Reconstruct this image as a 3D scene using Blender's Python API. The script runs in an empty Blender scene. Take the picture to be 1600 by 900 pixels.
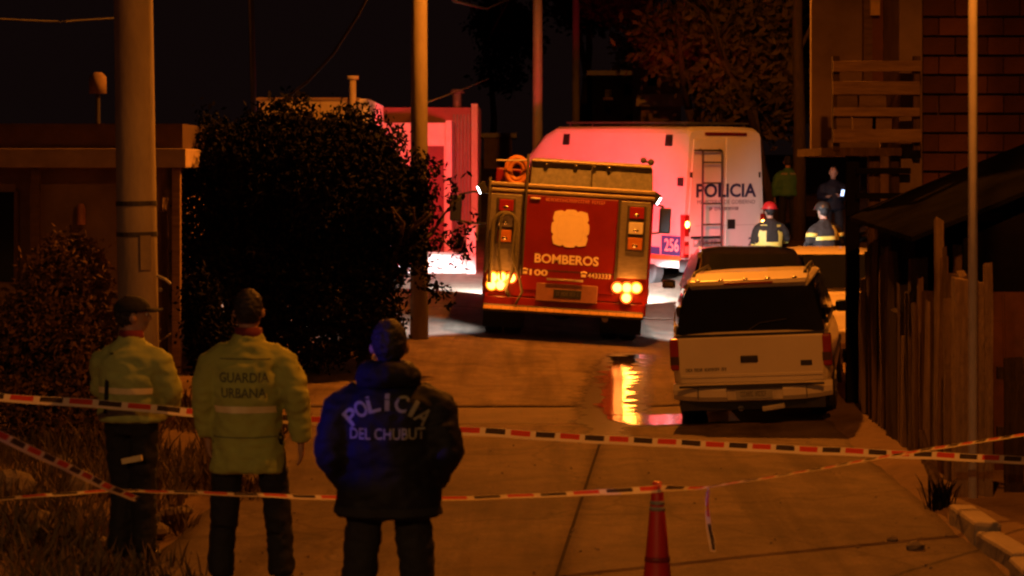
import bpy, math, random
import numpy as np
from mathutils import Vector, Matrix, Euler, noise

R = math.radians
random.seed(7)
rng = np.random.default_rng(7)
scene = bpy.context.scene
C = scene.collection

# ------------------------------------------------------------------ camera
CAM_H = 2.48
F = 3200.0            # focal length in pixels of the 1600 px wide photograph
HZ = 265.0            # row of the horizon in the photograph
cam_d = bpy.data.cameras.new("camera")
cam = bpy.data.objects.new("camera", cam_d)
C.objects.link(cam)
cam.location = (0, 0, CAM_H)
cam.rotation_euler = (R(90), 0, 0)
cam_d.lens = 36.0 * F / 1600.0
cam_d.sensor_width = 36.0
cam_d.shift_y = -(450 - HZ) / 1600.0
cam_d.clip_start = 0.2
cam_d.clip_end = 2000
cam_d.dof.use_dof = True
cam_d.dof.focus_distance = 24.0
cam_d.dof.aperture_fstop = 3.6
scene.camera = cam

# ------------------------------------------------------------------ world: night sky
world = bpy.data.worlds.new("World")
scene.world = world
world.use_nodes = True
wn = world.node_tree
wn.nodes.clear()
wo = wn.nodes.new("ShaderNodeOutputWorld")
wb = wn.nodes.new("ShaderNodeBackground")
sky = wn.nodes.new("ShaderNodeTexSky")
sky.sky_type = 'NISHITA'
sky.sun_disc = False
sky.sun_elevation = R(-4)
sky.sun_rotation = R(200)
mixw = wn.nodes.new("ShaderNodeMix")
mixw.data_type = 'RGBA'
mixw.blend_type = 'MIX'
mixw.inputs[0].default_value = 0.9
mixw.inputs[7].default_value = (0.100, 0.045, 0.042, 1)     # town glow on the night haze
wn.links.new(sky.outputs[0], mixw.inputs[6])
wn.links.new(mixw.outputs[2], wb.inputs[0])
wb.inputs[1].default_value = 0.035
wn.links.new(wb.outputs[0], wo.inputs[0])

vs = scene.view_settings
vs.view_transform = 'Standard'
vs.look = 'None'
vs.exposure = 0.3
vs.gamma = 1.0
vs.use_curve_mapping = False
scene.cycles.use_denoising = True
scene.cycles.filter_width = 2.3
scene.cycles.max_bounces = 6
scene.cycles.sample_clamp_indirect = 6.0

# light levels (watts), used by the builders of the lamps below
SODIUM = (1.0, 0.25, 0.017)
WARM = (1.0, 0.46, 0.13)     # lamp behind the camera, whitened so hi-vis cloth shows its colour
P_STREET = 4300       # lamp on the concrete pole beside the fire engine
P_STREET2 = 3000      # lamp behind the camera
P_STREET3 = 900       # lamp on the thin pole at the fence corner
P_RED = 3600
P_FLOOD = 560
P_HEAD = 800
P_BLUE = 200


# ------------------------------------------------------------------ helpers
def pt(px, py, d):
    return Vector(((px - 800) / F * d, d, CAM_H - (py - HZ) / F * d))


def sst(a, b, t):
    t = min(1.0, max(0.0, (t - a) / (b - a)))
    return t * t * (3 - 2 * t)


def clamp(v, a, b):
    return max(a, min(b, v))


def h(x, y):
    z = 0.0
    z += -0.061 * clamp(x - 0.72, -1.7, 1.7) * sst(24.5, 28, y) * (1 - sst(35.5, 39, y))
    z += 0.054 * clamp(x - 2.4, -0.9, 1.1) * sst(18.3, 20, y) * (1 - sst(24.6, 26.5, y))
    z += 0.30 * sst(31.5, 38, y) + 0.085 * clamp(y - 37.5, 0, 30)
    z += 0.15 * sst(4.2, 5.2, x) * sst(30, 34, y)
    z += 0.16 * sst(2.3, 3.6, -x) * (1 - sst(30, 34, y))
    return z


TMP = bpy.data.scenes.new('tmp')


def evaluated_mesh(o):
    TMP.collection.objects.link(o)
    TMP.view_layers[0].update()
    dg = TMP.view_layers[0].depsgraph
    me = bpy.data.meshes.new_from_object(o.evaluated_get(dg))
    TMP.collection.objects.unlink(o)
    return me


class MB:
    def __init__(s):
        s.v, s.f = [], []

    def add(s, vs_, fs_):
        o = len(s.v)
        s.v += [tuple(p) for p in vs_]
        s.f += [tuple(i + o for i in f) for f in fs_]
        return s

    def box(s, c, d, rot=None):
        hx, hy, hz = d[0] / 2, d[1] / 2, d[2] / 2
        p = [Vector((x, y, z)) for x in (-hx, hx) for y in (-hy, hy) for z in (-hz, hz)]
        if rot is not None:
            m = Euler(rot).to_matrix()
            p = [m @ q for q in p]
        p = [q + Vector(c) for q in p]
        return s.add(p, [(0, 1, 3, 2), (4, 6, 7, 5), (0, 4, 5, 1), (2, 3, 7, 6), (0, 2, 6, 4), (1, 5, 7, 3)])

    def box2(s, x0, x1, y0, y1, z0, z1):
        return s.box(((x0 + x1) / 2, (y0 + y1) / 2, (z0 + z1) / 2), (abs(x1 - x0), abs(y1 - y0), abs(z1 - z0)))

    def rings(s, rs, cap=True):
        n = len(rs[0])
        o = len(s.v)
        for r in rs:
            s.v += [tuple(p) for p in r]
        for i in range(len(rs) - 1):
            for j in range(n):
                a, b = o + i * n + j, o + i * n + (j + 1) % n
                s.f.append((a, b, b + n, a + n))
        if cap:
            s.f.append(tuple(o + j for j in reversed(range(n))))
            s.f.append(tuple(o + (len(rs) - 1) * n + j for j in range(n)))
        return s

    def tube(s, pts, rad, n=10, flat=None):
        """tube along pts; rad a number or one per point; flat: (a, b) ellipse factors on the frame"""
        pts = [Vector(p) for p in pts]
        if not hasattr(rad, '__len__'):
            rad = [rad] * len(pts)
        rs = []
        for i, p in enumerate(pts):
            t = (pts[min(i + 1, len(pts) - 1)] - pts[max(i - 1, 0)]).normalized()
            up = Vector((0, 1, 0)) if abs(t.y) < 0.8 else Vector((1, 0, 0))
            a = t.cross(up).normalized()
            b = a.cross(t).normalized()
            fa, fb = flat or (1, 1)
            r = rad[i]
            rs.append([p + a * (math.cos(2 * math.pi * k / n) * r * fa) + b * (math.sin(2 * math.pi * k / n) * r * fb) for k in range(n)])
        return s.rings(rs)

    def cyl(s, p0, p1, r0, r1=None, n=16):
        return s.tube([p0, p1], [r0, r0 if r1 is None else r1], n)

    def ell(s, c, r, n=14, m=9, z0=-1.0):
        c = Vector(c)
        rs = []
        for i in range(m + 1):
            w = z0 + (1 - z0) * i / m
            w = math.sin(clamp(w, -0.995, 0.995) * math.pi / 2)
            q = math.sqrt(max(1 - w * w, 1e-4))
            rs.append([c + Vector((r[0] * q * math.cos(2 * math.pi * k / n), r[1] * q * math.sin(2 * math.pi * k / n), r[2] * w)) for k in range(n)])
        return s.rings(rs)

    def mesh(s, name, smooth=False):
        me = bpy.data.meshes.new(name)
        me.from_pydata(s.v, [], s.f)
        me.validate()
        me.update()
        if smooth:
            me.shade_smooth()
        return me

    def build(s, name, m, parent=None, smooth=False, bevel=0.0, seg=2, loc=None, rot=None):
        return link(name, s.mesh(name, smooth), m, parent, bevel, seg, loc, rot, smooth)


def link(name, me, m, parent=None, bevel=0.0, seg=2, loc=None, rot=None, smooth=False):
    o = bpy.data.objects.new(name, me)
    C.objects.link(o)
    if m is not None:
        if me.materials:
            me.materials[0] = m
        else:
            me.materials.append(m)
    if parent is not None:
        o.parent = parent
    if loc is not None:
        o.location = loc
    if rot is not None:
        o.rotation_euler = rot
    if bevel:
        md = o.modifiers.new("bevel", 'BEVEL')
        md.width = bevel
        md.segments = seg
        md.limit_method = 'ANGLE'
        md.angle_limit = R(35)
        if smooth:
            pass
    return o


def tag(o, label=None, cat=None, group=None, kind=None):
    if label:
        o["label"] = label
    if cat:
        o["category"] = cat
    if group:
        o["group"] = group
    if kind:
        o["kind"] = kind
    return o


def thing(name, label, cat, loc=(0, 0, 0), rot=(0, 0, 0), group=None):
    o = bpy.data.objects.new(name, None)
    C.objects.link(o)
    o.location = loc
    o.rotation_euler = rot
    o.empty_display_size = 0.2
    return tag(o, label, cat, group)


MATS = {}


def mat(name, col, rough=0.6, var=0.25, scale=6.0, bump=0.0, metal=0.0, spec=0.5, col2=None, stretch=(1, 1, 1), bscale=None, coat=0.0, trans=0.0, orand=0.0):
    if name in MATS:
        return MATS[name]
    m = bpy.data.materials.new(name)
    m.use_nodes = True
    nt = m.node_tree
    bs = nt.nodes["Principled BSDF"]
    bs.inputs["Roughness"].default_value = rough
    bs.inputs["Metallic"].default_value = metal
    bs.inputs["Specular IOR Level"].default_value = spec
    bs.inputs["Coat Weight"].default_value = coat
    bs.inputs["Transmission Weight"].default_value = trans
    tc = nt.nodes.new("ShaderNodeTexCoord")
    mp = nt.nodes.new("ShaderNodeMapping")
    mp.inputs["Scale"].default_value = stretch
    nt.links.new(tc.outputs["Object"], mp.inputs[0])
    nz = nt.nodes.new("ShaderNodeTexNoise")
    nz.inputs["Scale"].default_value = scale
    nz.inputs["Detail"].default_value = 6
    nz.inputs["Roughness"].default_value = 0.65
    nt.links.new(mp.outputs[0], nz.inputs["Vector"])
    rp = nt.nodes.new("ShaderNodeValToRGB")
    rp.color_ramp.elements[0].position = 0.3
    rp.color_ramp.elements[1].position = 0.72
    c2 = col2 or tuple(min(1, c * (1 + var)) for c in col)
    c1 = col if col2 else tuple(c * (1 - var) for c in col)
    rp.color_ramp.elements[0].color = (*c1, 1)
    rp.color_ramp.elements[1].color = (*c2, 1)
    nt.links.new(nz.outputs[0], rp.inputs[0])
    nt.links.new(rp.outputs[0], bs.inputs["Base Color"])
    if orand:
        oi = nt.nodes.new("ShaderNodeObjectInfo")
        mrr = nt.nodes.new("ShaderNodeMapRange")
        mrr.inputs[3].default_value, mrr.inputs[4].default_value = 1 - orand, 1 + orand
        nt.links.new(oi.outputs["Random"], mrr.inputs[0])
        mm_ = nt.nodes.new("ShaderNodeVectorMath"); mm_.operation = 'SCALE'
        nt.links.new(rp.outputs[0], mm_.inputs[0]); nt.links.new(mrr.outputs[0], mm_.inputs["Scale"])
        nt.links.new(mm_.outputs[0], bs.inputs["Base Color"])
    mr = nt.nodes.new("ShaderNodeMapRange")
    mr.inputs[3].default_value = max(0.02, rough - 0.12 * (1 if rough > 0.15 else 0.2))
    mr.inputs[4].default_value = min(1, rough + 0.12 * (1 if rough > 0.15 else 0.2))
    nt.links.new(nz.outputs[0], mr.inputs[0])
    nt.links.new(mr.outputs[0], bs.inputs["Roughness"])
    if bump:
        n2 = nt.nodes.new("ShaderNodeTexNoise")
        n2.inputs["Scale"].default_value = bscale or scale * 4
        n2.inputs["Detail"].default_value = 5
        nt.links.new(mp.outputs[0], n2.inputs["Vector"])
        bp = nt.nodes.new("ShaderNodeBump")
        bp.inputs["Strength"].default_value = bump
        bp.inputs["Distance"].default_value = 0.02
        nt.links.new(n2.outputs[0], bp.inputs["Height"])
        nt.links.new(bp.outputs[0], bs.inputs["Normal"])
    MATS[name] = m
    return m


def emat(name, col, strength, base=(0.3, 0.1, 0.05)):
    if name in MATS:
        return MATS[name]
    m = bpy.data.materials.new(name)
    m.use_nodes = True
    bs = m.node_tree.nodes["Principled BSDF"]
    bs.inputs["Base Color"].default_value = (*base, 1)
    bs.inputs["Emission Color"].default_value = (*col, 1)
    bs.inputs["Emission Strength"].default_value = strength
    bs.inputs["Roughness"].default_value = 0.3
    MATS[name] = m
    return m


def lamp(name, kind, loc, col, power, radius=0.08, parent=None, aim=None, cone=None, blend=0.4):
    d = bpy.data.lights.new(name, kind)
    d.color = col
    d.energy = power
    d.shadow_soft_size = radius
    if kind == 'SPOT':
        d.spot_size = R(cone)
        d.spot_blend = blend
    o = bpy.data.objects.new(name, d)
    C.objects.link(o)
    o.location = loc
    if parent is not None:
        o.parent = parent
    if aim is not None:
        o.rotation_euler = Vector(aim).normalized().to_track_quat('-Z', 'Y').to_euler()
    return o


def text(s, m, parent, loc, rot=(R(90), 0, 0), width=None, height=0.1, bold=0.012, name="lettering", ext=0.002, sx=1.0):
    """flat letters standing in the XZ plane, readable from -Y; centred on loc"""
    cu = bpy.data.curves.new(name, 'FONT')
    cu.body = s
    cu.size = 1.0
    cu.offset = bold
    cu.resolution_u = 3
    cu.align_x = 'LEFT'
    t = bpy.data.objects.new("tmp", cu)
    me = evaluated_mesh(t)
    bpy.data.objects.remove(t)
    bpy.data.curves.remove(cu)
    n = len(me.vertices)
    co = np.empty(n * 3, 'f')
    me.vertices.foreach_get('co', co)
    co = co.reshape(-1, 3)
    lo, hi = co.min(0), co.max(0)
    co[:, :2] -= (lo[:2] + hi[:2]) / 2
    ky = height / (hi[1] - lo[1])
    kx = (width / (hi[0] - lo[0])) if width else ky * sx
    co[:, 0] *= kx
    co[:, 1] *= ky
    me.vertices.foreach_set('co', co.ravel())
    me.update()
    me.name = name
    me.materials.clear()
    return link(name, me, m, parent, loc=loc, rot=rot)


def strokes(m, parent, x0, x1, y, z, hh, n, seed=1, name="small_lettering", rot=None, loc=None):
    """a row of tiny letters too small to read in the photograph"""
    r = random.Random(seed)
    b = MB()
    w = (x1 - x0) / n
    for i in range(n):
        if r.random() < 0.12:
            continue
        cx = x0 + (i + .5) * w
        k = r.randint(0, 3)
        b.box((cx - w * .28, y, z), (w * .2, .004, hh))
        if k in (0, 1):
            b.box((cx + w * .22, y, z), (w * .2, .0041, hh))
        if k in (0, 2, 3):
            b.box((cx, y, z + hh * .4), (w * .5, .0042, hh * .2))
        if k in (1, 2):
            b.box((cx, y, z), (w * .5, .0043, hh * .2))
        if k == 3:
            b.box((cx, y, z - hh * .4), (w * .5, .0044, hh * .2))
    return tag(b.build(name, m, parent, loc=loc, rot=rot), kind='stuff')


def remeshed(b, voxel, smooth_it=4, wr=0.0, wscale=7.0, seed=0):
    me = b.mesh("tmp")
    o = bpy.data.objects.new("tmp", me)
    md = o.modifiers.new("r", 'REMESH')
    md.mode = 'VOXEL'
    md.voxel_size = voxel
    if smooth_it:
        sm = o.modifiers.new("s", 'SMOOTH')
        sm.iterations = smooth_it
        sm.factor = 0.5
    out = evaluated_mesh(o)
    bpy.data.objects.remove(o)
    bpy.data.meshes.remove(me)
    if wr:
        nv = len(out.vertices)
        for v in out.vertices:
            p = v.co
            q = Vector((p.x * wscale, p.y * wscale, p.z * wscale * 1.7 + seed * 5.1))
            k = 1.1 * noise.noise(q) + .75 * (.35 - abs(noise.noise(q * 1.6 + Vector((3, 7, 1))))) * 2 + 0.35 * noise.noise(q * 2.9)
            v.co = p + v.normal * (k * wr)
    out.shade_smooth()
    return out


# ------------------------------------------------------------------ materials
M = {}
M['dirt'] = mat('dirt', (0.085, 0.053, 0.034), 0.95, scale=1.3, bump=0.8, spec=0.2, col2=(0.19, 0.125, 0.08), bscale=14)
M['slab'] = mat('dusty_concrete', (0.15, 0.12, 0.095), 0.85, scale=0.9, bump=0.35, col2=(0.31, 0.26, 0.21), bscale=30)


def road_mat():
    m = bpy.data.materials.new('dusty_road_concrete')
    m.use_nodes = True
    nt = m.node_tree
    N, L = nt.nodes, nt.links
    bs = N["Principled BSDF"]
    bs.inputs["Specular IOR Level"].default_value = 0.25
    tc = N.new("ShaderNodeTexCoord")

    def nz(scale, detail, rough=.6, dist=0.0, st=None):
        n = N.new("ShaderNodeTexNoise")
        n.inputs["Scale"].default_value = scale
        n.inputs["Detail"].default_value = detail
        n.inputs["Roughness"].default_value = rough
        n.inputs["Distortion"].default_value = dist
        if st:
            mp = N.new("ShaderNodeMapping")
            mp.inputs["Scale"].default_value = st
            L.new(tc.outputs["Object"], mp.inputs[0])
            L.new(mp.outputs[0], n.inputs["Vector"])
        else:
            L.new(tc.outputs["Object"], n.inputs["Vector"])
        return n.outputs[0]

    def ramp(v, a, ca, b, cb):
        r = N.new("ShaderNodeValToRGB")
        r.color_ramp.elements[0].position, r.color_ramp.elements[1].position = a, b
        r.color_ramp.elements[0].color, r.color_ramp.elements[1].color = (*ca, 1), (*cb, 1)
        L.new(v, r.inputs[0])
        return r.outputs[0]

    def mul(a, b, f=1.0):
        x = N.new("ShaderNodeMix"); x.data_type = 'RGBA'; x.blend_type = 'MULTIPLY'
        x.inputs[0].default_value = f
        L.new(a, x.inputs[6]); L.new(b, x.inputs[7])
        return x.outputs[2]

    c = ramp(nz(.55, 7, .68), .30, (.105, .074, .052), .70, (.215, .160, .115))
    c = mul(c, ramp(nz(2.4, 8, .7, .6), .34, (.55, .52, .50), .60, (1, 1, 1)))
    c = mul(c, ramp(nz(1.0, 5, .6, .3, (2.2, .16, 1)), .36, (.62, .60, .58), .52, (1, 1, 1)))   # wheel tracks along the street
    c = mul(c, ramp(nz(38, 4, .7), .35, (.72, .70, .68), .62, (1.0, 1.0, 1.0)))
    vo = N.new("ShaderNodeTexVoronoi")
    vo.feature = 'DISTANCE_TO_EDGE'
    vo.inputs["Scale"].default_value = .33
    nd = N.new("ShaderNodeTexNoise"); nd.inputs["Scale"].default_value = 2.2; nd.inputs["Detail"].default_value = 6
    L.new(tc.outputs["Object"], nd.inputs["Vector"])
    ad = N.new("ShaderNodeMix"); ad.data_type = 'RGBA'; ad.blend_type = 'ADD'; ad.inputs[0].default_value = .55
    L.new(tc.outputs["Object"], ad.inputs[6]); L.new(nd.outputs["Color"], ad.inputs[7])
    L.new(ad.outputs[2], vo.inputs["Vector"])
    c = mul(c, ramp(vo.outputs["Distance"], .0, (.66, .64, .62), .010, (1, 1, 1)))
    L.new(c, bs.inputs["Base Color"])
    rr = N.new("ShaderNodeMapRange"); rr.inputs[3].default_value = .72; rr.inputs[4].default_value = .98
    L.new(nz(2.4, 8, .7, .6), rr.inputs[0]); L.new(rr.outputs[0], bs.inputs["Roughness"])
    bp = N.new("ShaderNodeBump"); bp.inputs["Strength"].default_value = .55; bp.inputs["Distance"].default_value = .02
    L.new(nz(22, 7, .7), bp.inputs["Height"]); L.new(bp.outputs[0], bs.inputs["Normal"])
    return m


M['slab'] = road_mat()
M['gutter'] = mat('worn_concrete', (0.085, 0.062, 0.045), 0.8, scale=1.6, bump=0.35, col2=(0.16, 0.12, 0.09), spec=0.25, bscale=24)
M['tar'] = mat('tar', (0.030, 0.023, 0.018), 0.97, bump=0.4, spec=0.05)
M['kerb'] = mat('kerb_concrete', (0.20, 0.16, 0.13), 0.9, scale=3, bump=0.6, col2=(0.32, 0.27, 0.22))
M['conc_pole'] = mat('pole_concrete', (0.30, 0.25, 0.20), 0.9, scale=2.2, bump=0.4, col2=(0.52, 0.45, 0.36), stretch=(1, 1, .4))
M['conc_pole_dim'] = mat('dimmed_pole_concrete', (0.12, 0.10, 0.08), 0.9, scale=2.2, bump=0.4, col2=(0.22, 0.19, 0.15), stretch=(1, 1, .4))  # same pole concrete, darkened to offset the lamp close above it
M['steel'] = mat('painted_steel', (0.42, 0.40, 0.37), 0.45, scale=5, bump=0.05, var=0.15)
M['palepaint'] = mat('pale_pole_paint', (0.82, 0.78, 0.70), 0.5, var=0.12, scale=5)
M['darksteel'] = mat('dark_steel', (0.05, 0.045, 0.04), 0.5, var=0.3)
M['red'] = mat('fire_red_paint', (0.17, 0.007, 0.005), 0.35, var=0.18, scale=2, spec=0.5, coat=0.2)
M['alu'] = mat('brushed_aluminium', (0.26, 0.245, 0.21), 0.5, metal=0.7, scale=9, var=0.2, stretch=(1, 1, 6), bump=0.05)
M['alu2'] = mat('tread_aluminium', (0.17, 0.18, 0.17), 0.55, metal=0.3, scale=14, var=0.3, bump=0.1)
M['trim'] = mat('trim_aluminium', (0.32, 0.28, 0.20), 0.45, metal=0.55, var=0.12)
M['cream'] = mat('cream_decal', (0.72, 0.62, 0.44), 0.6, var=0.06)
M['rubber'] = mat('rubber', (0.018, 0.017, 0.016), 0.8, var=0.3, bump=0.2)
M['blackpl'] = mat('black_plastic', (0.02, 0.02, 0.02), 0.45, var=0.3)
M['hose'] = mat('canvas_hose', (0.10, 0.095, 0.06), 0.9, var=0.35, bump=0.3, scale=20)
M['orange'] = mat('orange_plastic', (0.42, 0.16, 0.03), 0.5, var=0.2)
M['redlens'] = mat('red_lens', (0.25, 0.015, 0.01), 0.2, var=0.1, coat=0.5)
M['amberlens'] = mat('amber_lens', (0.45, 0.16, 0.02), 0.2, var=0.1, coat=0.5)
M['clearlens'] = mat('clear_lens', (0.6, 0.6, 0.58), 0.15, var=0.1, coat=0.5)
M['reflect'] = mat('reflective_tape', (0.80, 0.52, 0.22), 0.35, var=0.15)
M['vanwhite'] = mat('white_van_paint', (0.74, 0.72, 0.70), 0.35, var=0.05, scale=1.2, coat=0.25)
M['glass'] = mat('dark_glass', (0.008, 0.009, 0.010), 0.08, var=0.1, spec=0.6)
M['navy'] = mat('navy_decal', (0.02, 0.02, 0.09), 0.5, var=0.1)
M['decalblue'] = mat('blue_decal', (0.03, 0.06, 0.30), 0.5, var=0.1)
M['decalorange'] = mat('orange_decal', (0.65, 0.20, 0.05), 0.5, var=0.1)
M['white'] = mat('white_paint', (0.75, 0.74, 0.72), 0.6, var=0.08)
M['suv'] = mat('cream_car_paint', (0.64, 0.59, 0.50), 0.33, var=0.06, scale=1.5, coat=0.35)
M['darkcar'] = mat('black_car_paint', (0.012, 0.010, 0.010), 0.16, var=0.1, coat=0.8)
M['palecar'] = mat('pale_car_paint', (0.62, 0.55, 0.45), 0.3, var=0.05, coat=0.4)
M['chrome'] = mat('bright_metal', (0.6, 0.6, 0.58), 0.2, metal=1.0, var=0.1)
M['plate'] = mat('plate_grey', (0.34, 0.33, 0.31), 0.5, var=0.15)
M['hivis'] = mat('hi_vis_cloth', (0.36, 0.40, 0.085), 0.8, var=0.18, scale=4, bump=0.15, bscale=22)
M['hivis2'] = mat('hi_vis_cloth_faded', (0.34, 0.41, 0.12), 0.8, var=0.2, scale=4, bump=0.15, bscale=22)
M['reflband'] = mat('reflective_band', (0.75, 0.62, 0.30), 0.5, var=0.1)
M['darkcloth'] = mat('navy_cloth', (0.007, 0.007, 0.011), 0.85, var=0.35, scale=5, bump=0.25, bscale=30)
M['jacket'] = mat('navy_jacket', (0.007, 0.007, 0.014), 0.7, spec=0.25, var=0.35, scale=4, bump=0.25, bscale=14)
M['maroon'] = mat('maroon_collar', (0.14, 0.012, 0.020), 0.8, var=0.2)
M['skin'] = mat('skin', (0.42, 0.24, 0.16), 0.55, var=0.12)
M['hair'] = mat('dark_hair', (0.015, 0.011, 0.009), 0.6, var=0.4, scale=40, bump=0.4)
M['boot'] = mat('black_leather', (0.012, 0.011, 0.010), 0.5, var=0.3)
M['fade'] = mat('faded_print', (0.10, 0.11, 0.05), 0.8, var=0.2)
M['letter'] = mat('reflective_letters', (0.27, 0.25, 0.235), 0.6, var=0.15, scale=20)
M['fireyellow'] = mat('lime_reflective', (0.75, 0.62, 0.12), 0.5, var=0.12)
M['firecloth'] = mat('turnout_cloth', (0.022, 0.018, 0.014), 0.85, var=0.3)
M['greenvest'] = mat('green_vest', (0.05, 0.17, 0.10), 0.7, var=0.2)
M['cone'] = mat('cone_plastic', (0.50, 0.018, 0.014), 0.5, var=0.15, scale=3)
M['wood'] = mat('weathered_wood', orand=.5, col=(0.055, 0.032, 0.017), rough=0.95, spec=0.15, scale=5, bump=0.9, col2=(0.15, 0.092, 0.05), stretch=(5, 5, 0.5), bscale=26)
M['wood2'] = mat('grey_weathered_wood', orand=.45, col=(0.08, 0.05, 0.028), rough=0.95, spec=0.15, scale=5, bump=0.9, col2=(0.19, 0.125, 0.072), stretch=(5, 5, 0.5), bscale=26)
M['wood3'] = mat('pale_post_wood', (0.15, 0.10, 0.06), 0.95, spec=0.15, scale=5, bump=0.9, col2=(0.32, 0.22, 0.13), stretch=(5, 5, 0.5), bscale=26)
M['woodh'] = mat('plank_wood', orand=.35, col=(0.13, 0.075, 0.038), rough=0.9, scale=5, bump=0.5, col2=(0.27, 0.17, 0.09), stretch=(0.6, 5, 5), bscale=26)
M['brick'] = mat('hollow_brick', (0.09, 0.030, 0.016), 0.9, scale=4, bump=0.5, col2=(0.15, 0.055, 0.028), bscale=30, orand=.45)
M['mortar'] = mat('mortar', (0.16, 0.11, 0.08), 0.95, scale=8, bump=0.5)
M['plaster'] = mat('cream_plaster', (0.42, 0.35, 0.24), 0.9, scale=2.5, bump=0.2, var=0.15)
M['plasterw'] = mat('white_plaster', (0.66, 0.63, 0.60), 0.9, scale=2.0, bump=0.2, var=0.12)
M['plasterd'] = mat('stained_plaster', (0.17, 0.115, 0.08), 0.95, scale=1.5, bump=0.3, col2=(0.30, 0.21, 0.145), spec=0.2)
M['plaster_redlit'] = mat('red_lit_wall', (0.34, 0.16, 0.17), 0.9, scale=2, bump=0.2, var=0.15)  # the beacon's red light is tinted into this wall colour
M['corrug'] = mat('grey_metal_sheet', (0.20, 0.20, 0.21), 0.5, metal=0.3, scale=3, var=0.3)
M['tarp'] = mat('black_tarp', (0.010, 0.009, 0.009), 1.0, spec=0.0, var=0.4, scale=2, bump=0.3)
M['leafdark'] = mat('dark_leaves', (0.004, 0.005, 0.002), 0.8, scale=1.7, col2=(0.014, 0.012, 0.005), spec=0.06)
M['leafdry'] = mat('dry_leaves', (0.09, 0.048, 0.022), 0.9, scale=1.7, col2=(0.18, 0.10, 0.048), spec=0.2)
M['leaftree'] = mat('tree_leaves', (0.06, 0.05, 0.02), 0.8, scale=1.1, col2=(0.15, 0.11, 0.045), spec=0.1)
M['weed'] = mat('dry_weeds', (0.07, 0.05, 0.022), 0.9, scale=1.5, col2=(0.16, 0.11, 0.055), spec=0.2)
M['bark'] = mat('bark', (0.07, 0.048, 0.032), 0.95, scale=8, bump=0.7, var=0.4, stretch=(3, 3, .6))
M['stone'] = mat('stone', (0.16, 0.125, 0.095), 0.9, scale=5, bump=0.5, var=0.35)
M['cable'] = mat('cable', (0.03, 0.025, 0.02), 0.7)


def water_mat():
    m = bpy.data.materials.new('running_water')
    m.use_nodes = True
    nt = m.node_tree
    bs = nt.nodes["Principled BSDF"]
    bs.inputs["Base Color"].default_value = (0.03, 0.022, 0.016, 1)
    bs.inputs["Roughness"].default_value = 0.05
    bs.inputs["IOR"].default_value = 1.33
    bs.inputs["Specular IOR Level"].default_value = 1.0
    bs.inputs["Coat Weight"].default_value = 1.0
    bs.inputs["Coat Roughness"].default_value = 0.03
    tc = nt.nodes.new("ShaderNodeTexCoord")
    mp = nt.nodes.new("ShaderNodeMapping")
    mp.inputs["Scale"].default_value = (1.6, 5.0, 1)
    nz = nt.nodes.new("ShaderNodeTexNoise")
    nz.inputs["Scale"].default_value = 5
    nz.inputs["Detail"].default_value = 3
    bp = nt.nodes.new("ShaderNodeBump")
    bp.inputs["Strength"].default_value = 0.22
    bp.inputs["Distance"].default_value = 0.012
    nt.links.new(tc.outputs["Object"], mp.inputs[0])
    nt.links.new(mp.outputs[0], nz.inputs["Vector"])
    nt.links.new(nz.outputs[0], bp.inputs["Height"])
    nt.links.new(bp.outputs[0], bs.inputs["Normal"])
    nt.links.new(bp.outputs[0], bs.inputs["Coat Normal"])
    return m


M['water'] = water_mat()


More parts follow.
